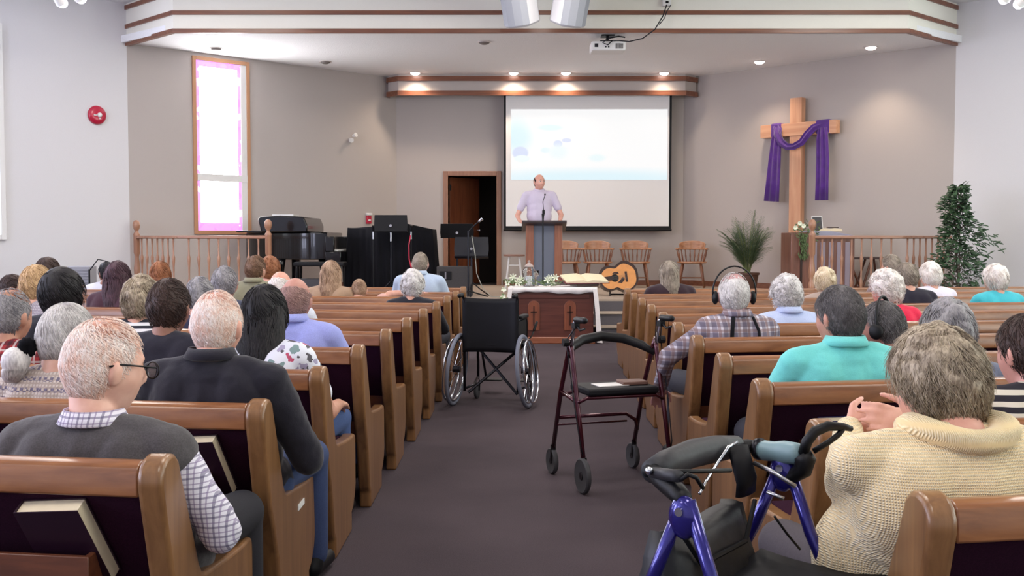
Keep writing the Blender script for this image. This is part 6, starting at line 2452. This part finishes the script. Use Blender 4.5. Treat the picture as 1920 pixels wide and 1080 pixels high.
MB().tube([lp(1383, 836, 2.52), lp(1392, 870, 2.5), lp(1400, 900, 2.5), lp(1398, 925, 2.52)], .030, 10, flat=.35).build('webbing_panel', M['vinyl'], o, smooth=True)
MB().tube([lp(1414, 868, 2.5), lp(1450, 885, 2.45), lp(1492, 912, 2.42)], .0055, 6).build('brake_rod', M['metal'], o, smooth=True)
MB().tube([lp(1438, 922, 2.44), lp(1470, 935, 2.42)], .005, 6).build('brake_rod', M['metal'], o, smooth=True)
MB().tube([lp(1452, 968, 2.46), lp(1475, 1000, 2.48), lp(1500, 1030, 2.5)], .003, 6).build('brake_cable', M['black'], o, smooth=True)
# seat, sagging sling
sg_ = []
V, Fs = [], []
n1_, n2_ = 11, 9
for i in range(n1_):
    for j in range(n2_):
        u, v = i / (n1_ - 1), j / (n2_ - 1)
        V.append((.03 + u * (W2 - .06), -.27 + v * .31, .60 - .012 * math.sin(u * PI) + .015 * (2 * v - 1) ** 2))
for i in range(n1_ - 1):
    for j in range(n2_ - 1):
        Fs.append((i * n2_ + j, (i + 1) * n2_ + j, (i + 1) * n2_ + j + 1, i * n2_ + j + 1))
so_ = MB().add(np.array(V), Fs).build('seat', M['vinyl'], o, smooth=True)
sd = so_.modifiers.new('thick', 'SOLIDIFY')
sd.thickness = .022
b = MB()
for y in (-.24, .05):
    b.tube([(0, y * .75, .60 if y < 0 else .57), (.05, y, .585), (W2 - .05, y, .585), (W2, y * .75, .60 if y < 0 else .57)], .0115, 8)
b.build('seat_rail', M['blue'], o, smooth=True)
# hanging bag, in front of the seat
V = []
nb_ = 20
for i in range(8):
    t_ = i / 7
    z = .72 - .40 * t_
    ry = .045 + .035 * math.sin(t_ * PI * .9)
    rx = W2 / 2 * (.70 + .14 * math.sin(t_ * PI)) * (1 if t_ < .9 else .93)
    for j in range(nb_):
        a = 2 * PI * j / nb_
        cx_, sx_ = math.cos(a), math.sin(a)
        V.append((W2 / 2 + rx * np.sign(cx_) * abs(cx_) ** .5, .095 + ry * np.sign(sx_) * abs(sx_) ** .6 + .008 * math.sin(a * 7 + i), z + .015 * math.cos(a * 2)))
Fs = [(i * nb_ + j, i * nb_ + (j + 1) % nb_, (i + 1) * nb_ + (j + 1) % nb_, (i + 1) * nb_ + j) for i in range(7) for j in range(nb_)]
Fs += [tuple(range(nb_)), tuple(range(7 * nb_, 8 * nb_))]
bg = MB().add(np.array(V), Fs).build('bag', mat('nylon_bag', C(20, 20, 25), .5, noise_scale=10, noise_amt=.3, bump=.35, bdist=.02), o, smooth=True)
MB().tube([(.07, .04, .74), (.14, .03, .66), (W2 - .14, .03, .66), (W2 - .07, .04, .74)], .006, 6).build('bag_strap', M['black'], bg)

# lettering along the rear legs of frame A (read as in the photo, pale characters on the blue tube)
def lettering(name, text, size, m, loc, rot, parent):
    cu = bpy.data.curves.new(name, 'FONT')
    cu.body = text
    cu.size = size
    cu.extrude = .0008
    cu.materials.append(m)
    cu.align_x = 'CENTER'
    cu.align_y = 'CENTER'
    tmp = bpy.data.objects.new(name + '_curve', cu)
    me = bpy.data.meshes.new_from_object(tmp)
    bpy.data.objects.remove(tmp)
    t_ = bpy.data.objects.new(name, me)
    COL.objects.link(t_)
    t_.parent = parent
    t_.matrix_local = Matrix.Translation(loc) @ rot
    return t_


def leg_text(text, size, leg, p0, p1, f):
    """text lying on the tube between local points p0,p1, facing the camera"""
    P0, P1 = Vector(p0), Vector(p1)
    loc = P0.lerp(P1, f)
    inv = Matrix.Rotation(-rzr, 4, 'Z')
    cam_l = inv @ (Vector((0, 0, CZ)) - o.location)
    xax = (P0 - P1).normalized()
    n_ = (cam_l - loc)
    n_ = (n_ - xax * n_.dot(xax)).normalized()
    yax = n_.cross(xax)
    m_ = Matrix((xax, yax, n_)).transposed().to_4x4()
    lettering('lettering', text, size, M['white'], loc + n_ * .0152, m_, leg)


legs = {c.name.split('.')[0]: c for c in o.children}
fl_ = [c for c in o.children if c.name.startswith('front_leg')][0]
rl_ = [c for c in o.children if c.name.startswith('rear_leg')][0]
leg_text('dolomite', .034, fl_, (0, .09, zA - .20), (0, .21, .40), .12)
leg_text('LEGACY', .018, rl_, (0, -.09, zA - .20), (0, -.20, .40), -.02)

# ------------------------------------------------------------------ hymnals in the racks
M['book_dark'] = mat('hymnal_cover', C(40, 14, 34), .45)
M['book_blue'] = mat('hymnal_blue', C(34, 34, 86), .45)


def hymnal(side, k, u, label, w=.15, h=.215, t=.035, rot=0, cover=None, lift=.0, lean=.0):
    """u: distance of the book's centre from the aisle end along the pew; stands in the rack behind the back"""
    base, ex, sl, sg = (K0L, endX_L, SL, -1) if side == 'L' else (K0R, endX_R, SR, 1)
    d = base + k * KS
    x = ex(d) + sg * u
    y = d + sl * (u - .03)
    rz = math.atan(sl) * (1 if side == 'R' else -1)
    root = empty('hymnal', (x, y, .517), rz, label, 'book', 'hymnals in the pew racks')
    cv = cover or M['book_dark']
    # book leans against the upholstered back
    lean_ = .52 + lean
    R2 = np.array(Matrix.Rotation(lean_, 3, 'X') @ Matrix.Rotation(rot, 3, 'Y'))
    f = lambda V: V @ R2.T + np.array([0, .168 - t * .6, lift])
    MB().box2((-w / 2, -t / 2, .004), (w / 2, -t / 2 + .003, h)).box2((-w / 2, t / 2 - .003, .004), (w / 2, t / 2, h)).box2((-w / 2 - .003, -t / 2, .004), (-w / 2, t / 2, h)).build('cover', cv, root, shear=f)
    MB().box2((-w / 2 + .001, -t / 2 + .003, .007), (w / 2 - .004, t / 2 - .003, h - .004)).build('page_block', M['page'], root, shear=f)
    return root


hymnal('L', 0, .235, 'thick dark hymnal in the rack of the rearmost left pew', .165, .245, .046, R(-5))
hymnal('L', 1, .20, 'thick dark hymnal in the rack of the second-rearmost left pew', .165, .235, .042, R(-5))
hymnal('L', 2, .21, 'dark blue hymnal with a pale edge in the third left pew\'s rack', .13, .245, .03, R(-4), M['book_blue'])
hymnal('L', 3, .24, 'dark blue hymnal with a pale edge in the fourth left pew\'s rack', .13, .245, .03, R(-4), M['book_blue'])
hymnal('R', 2, .30, 'dark blue hymnal in the rack before the clasped hands', .15, .205, .03, 0, M['book_blue'])
hymnal('R', 2, .48, 'second dark hymnal beside the blue one in the rack before the clasped hands', .14, .20, .03, 0)
hymnal('R', 3, .26, 'dark hymnal in the rack behind the plaid-shirted man\'s pew, right', .14, .20, .03, 0)

# small white plate on the second left pew's end panel
d_ = K0L + KS
pn = [c for c in pewL.children]
second = [ob for ob in bpy.data.objects if ob.get('label') == 'oak pew with maroon back, left side of the aisle, %s' % ORD[1]][0]
lab_ = MB().box2((.030, .50, .372), (.034, .61, .395))
pl_ = lab_.build('name_plate', M['white'], second, bevel=.0015)
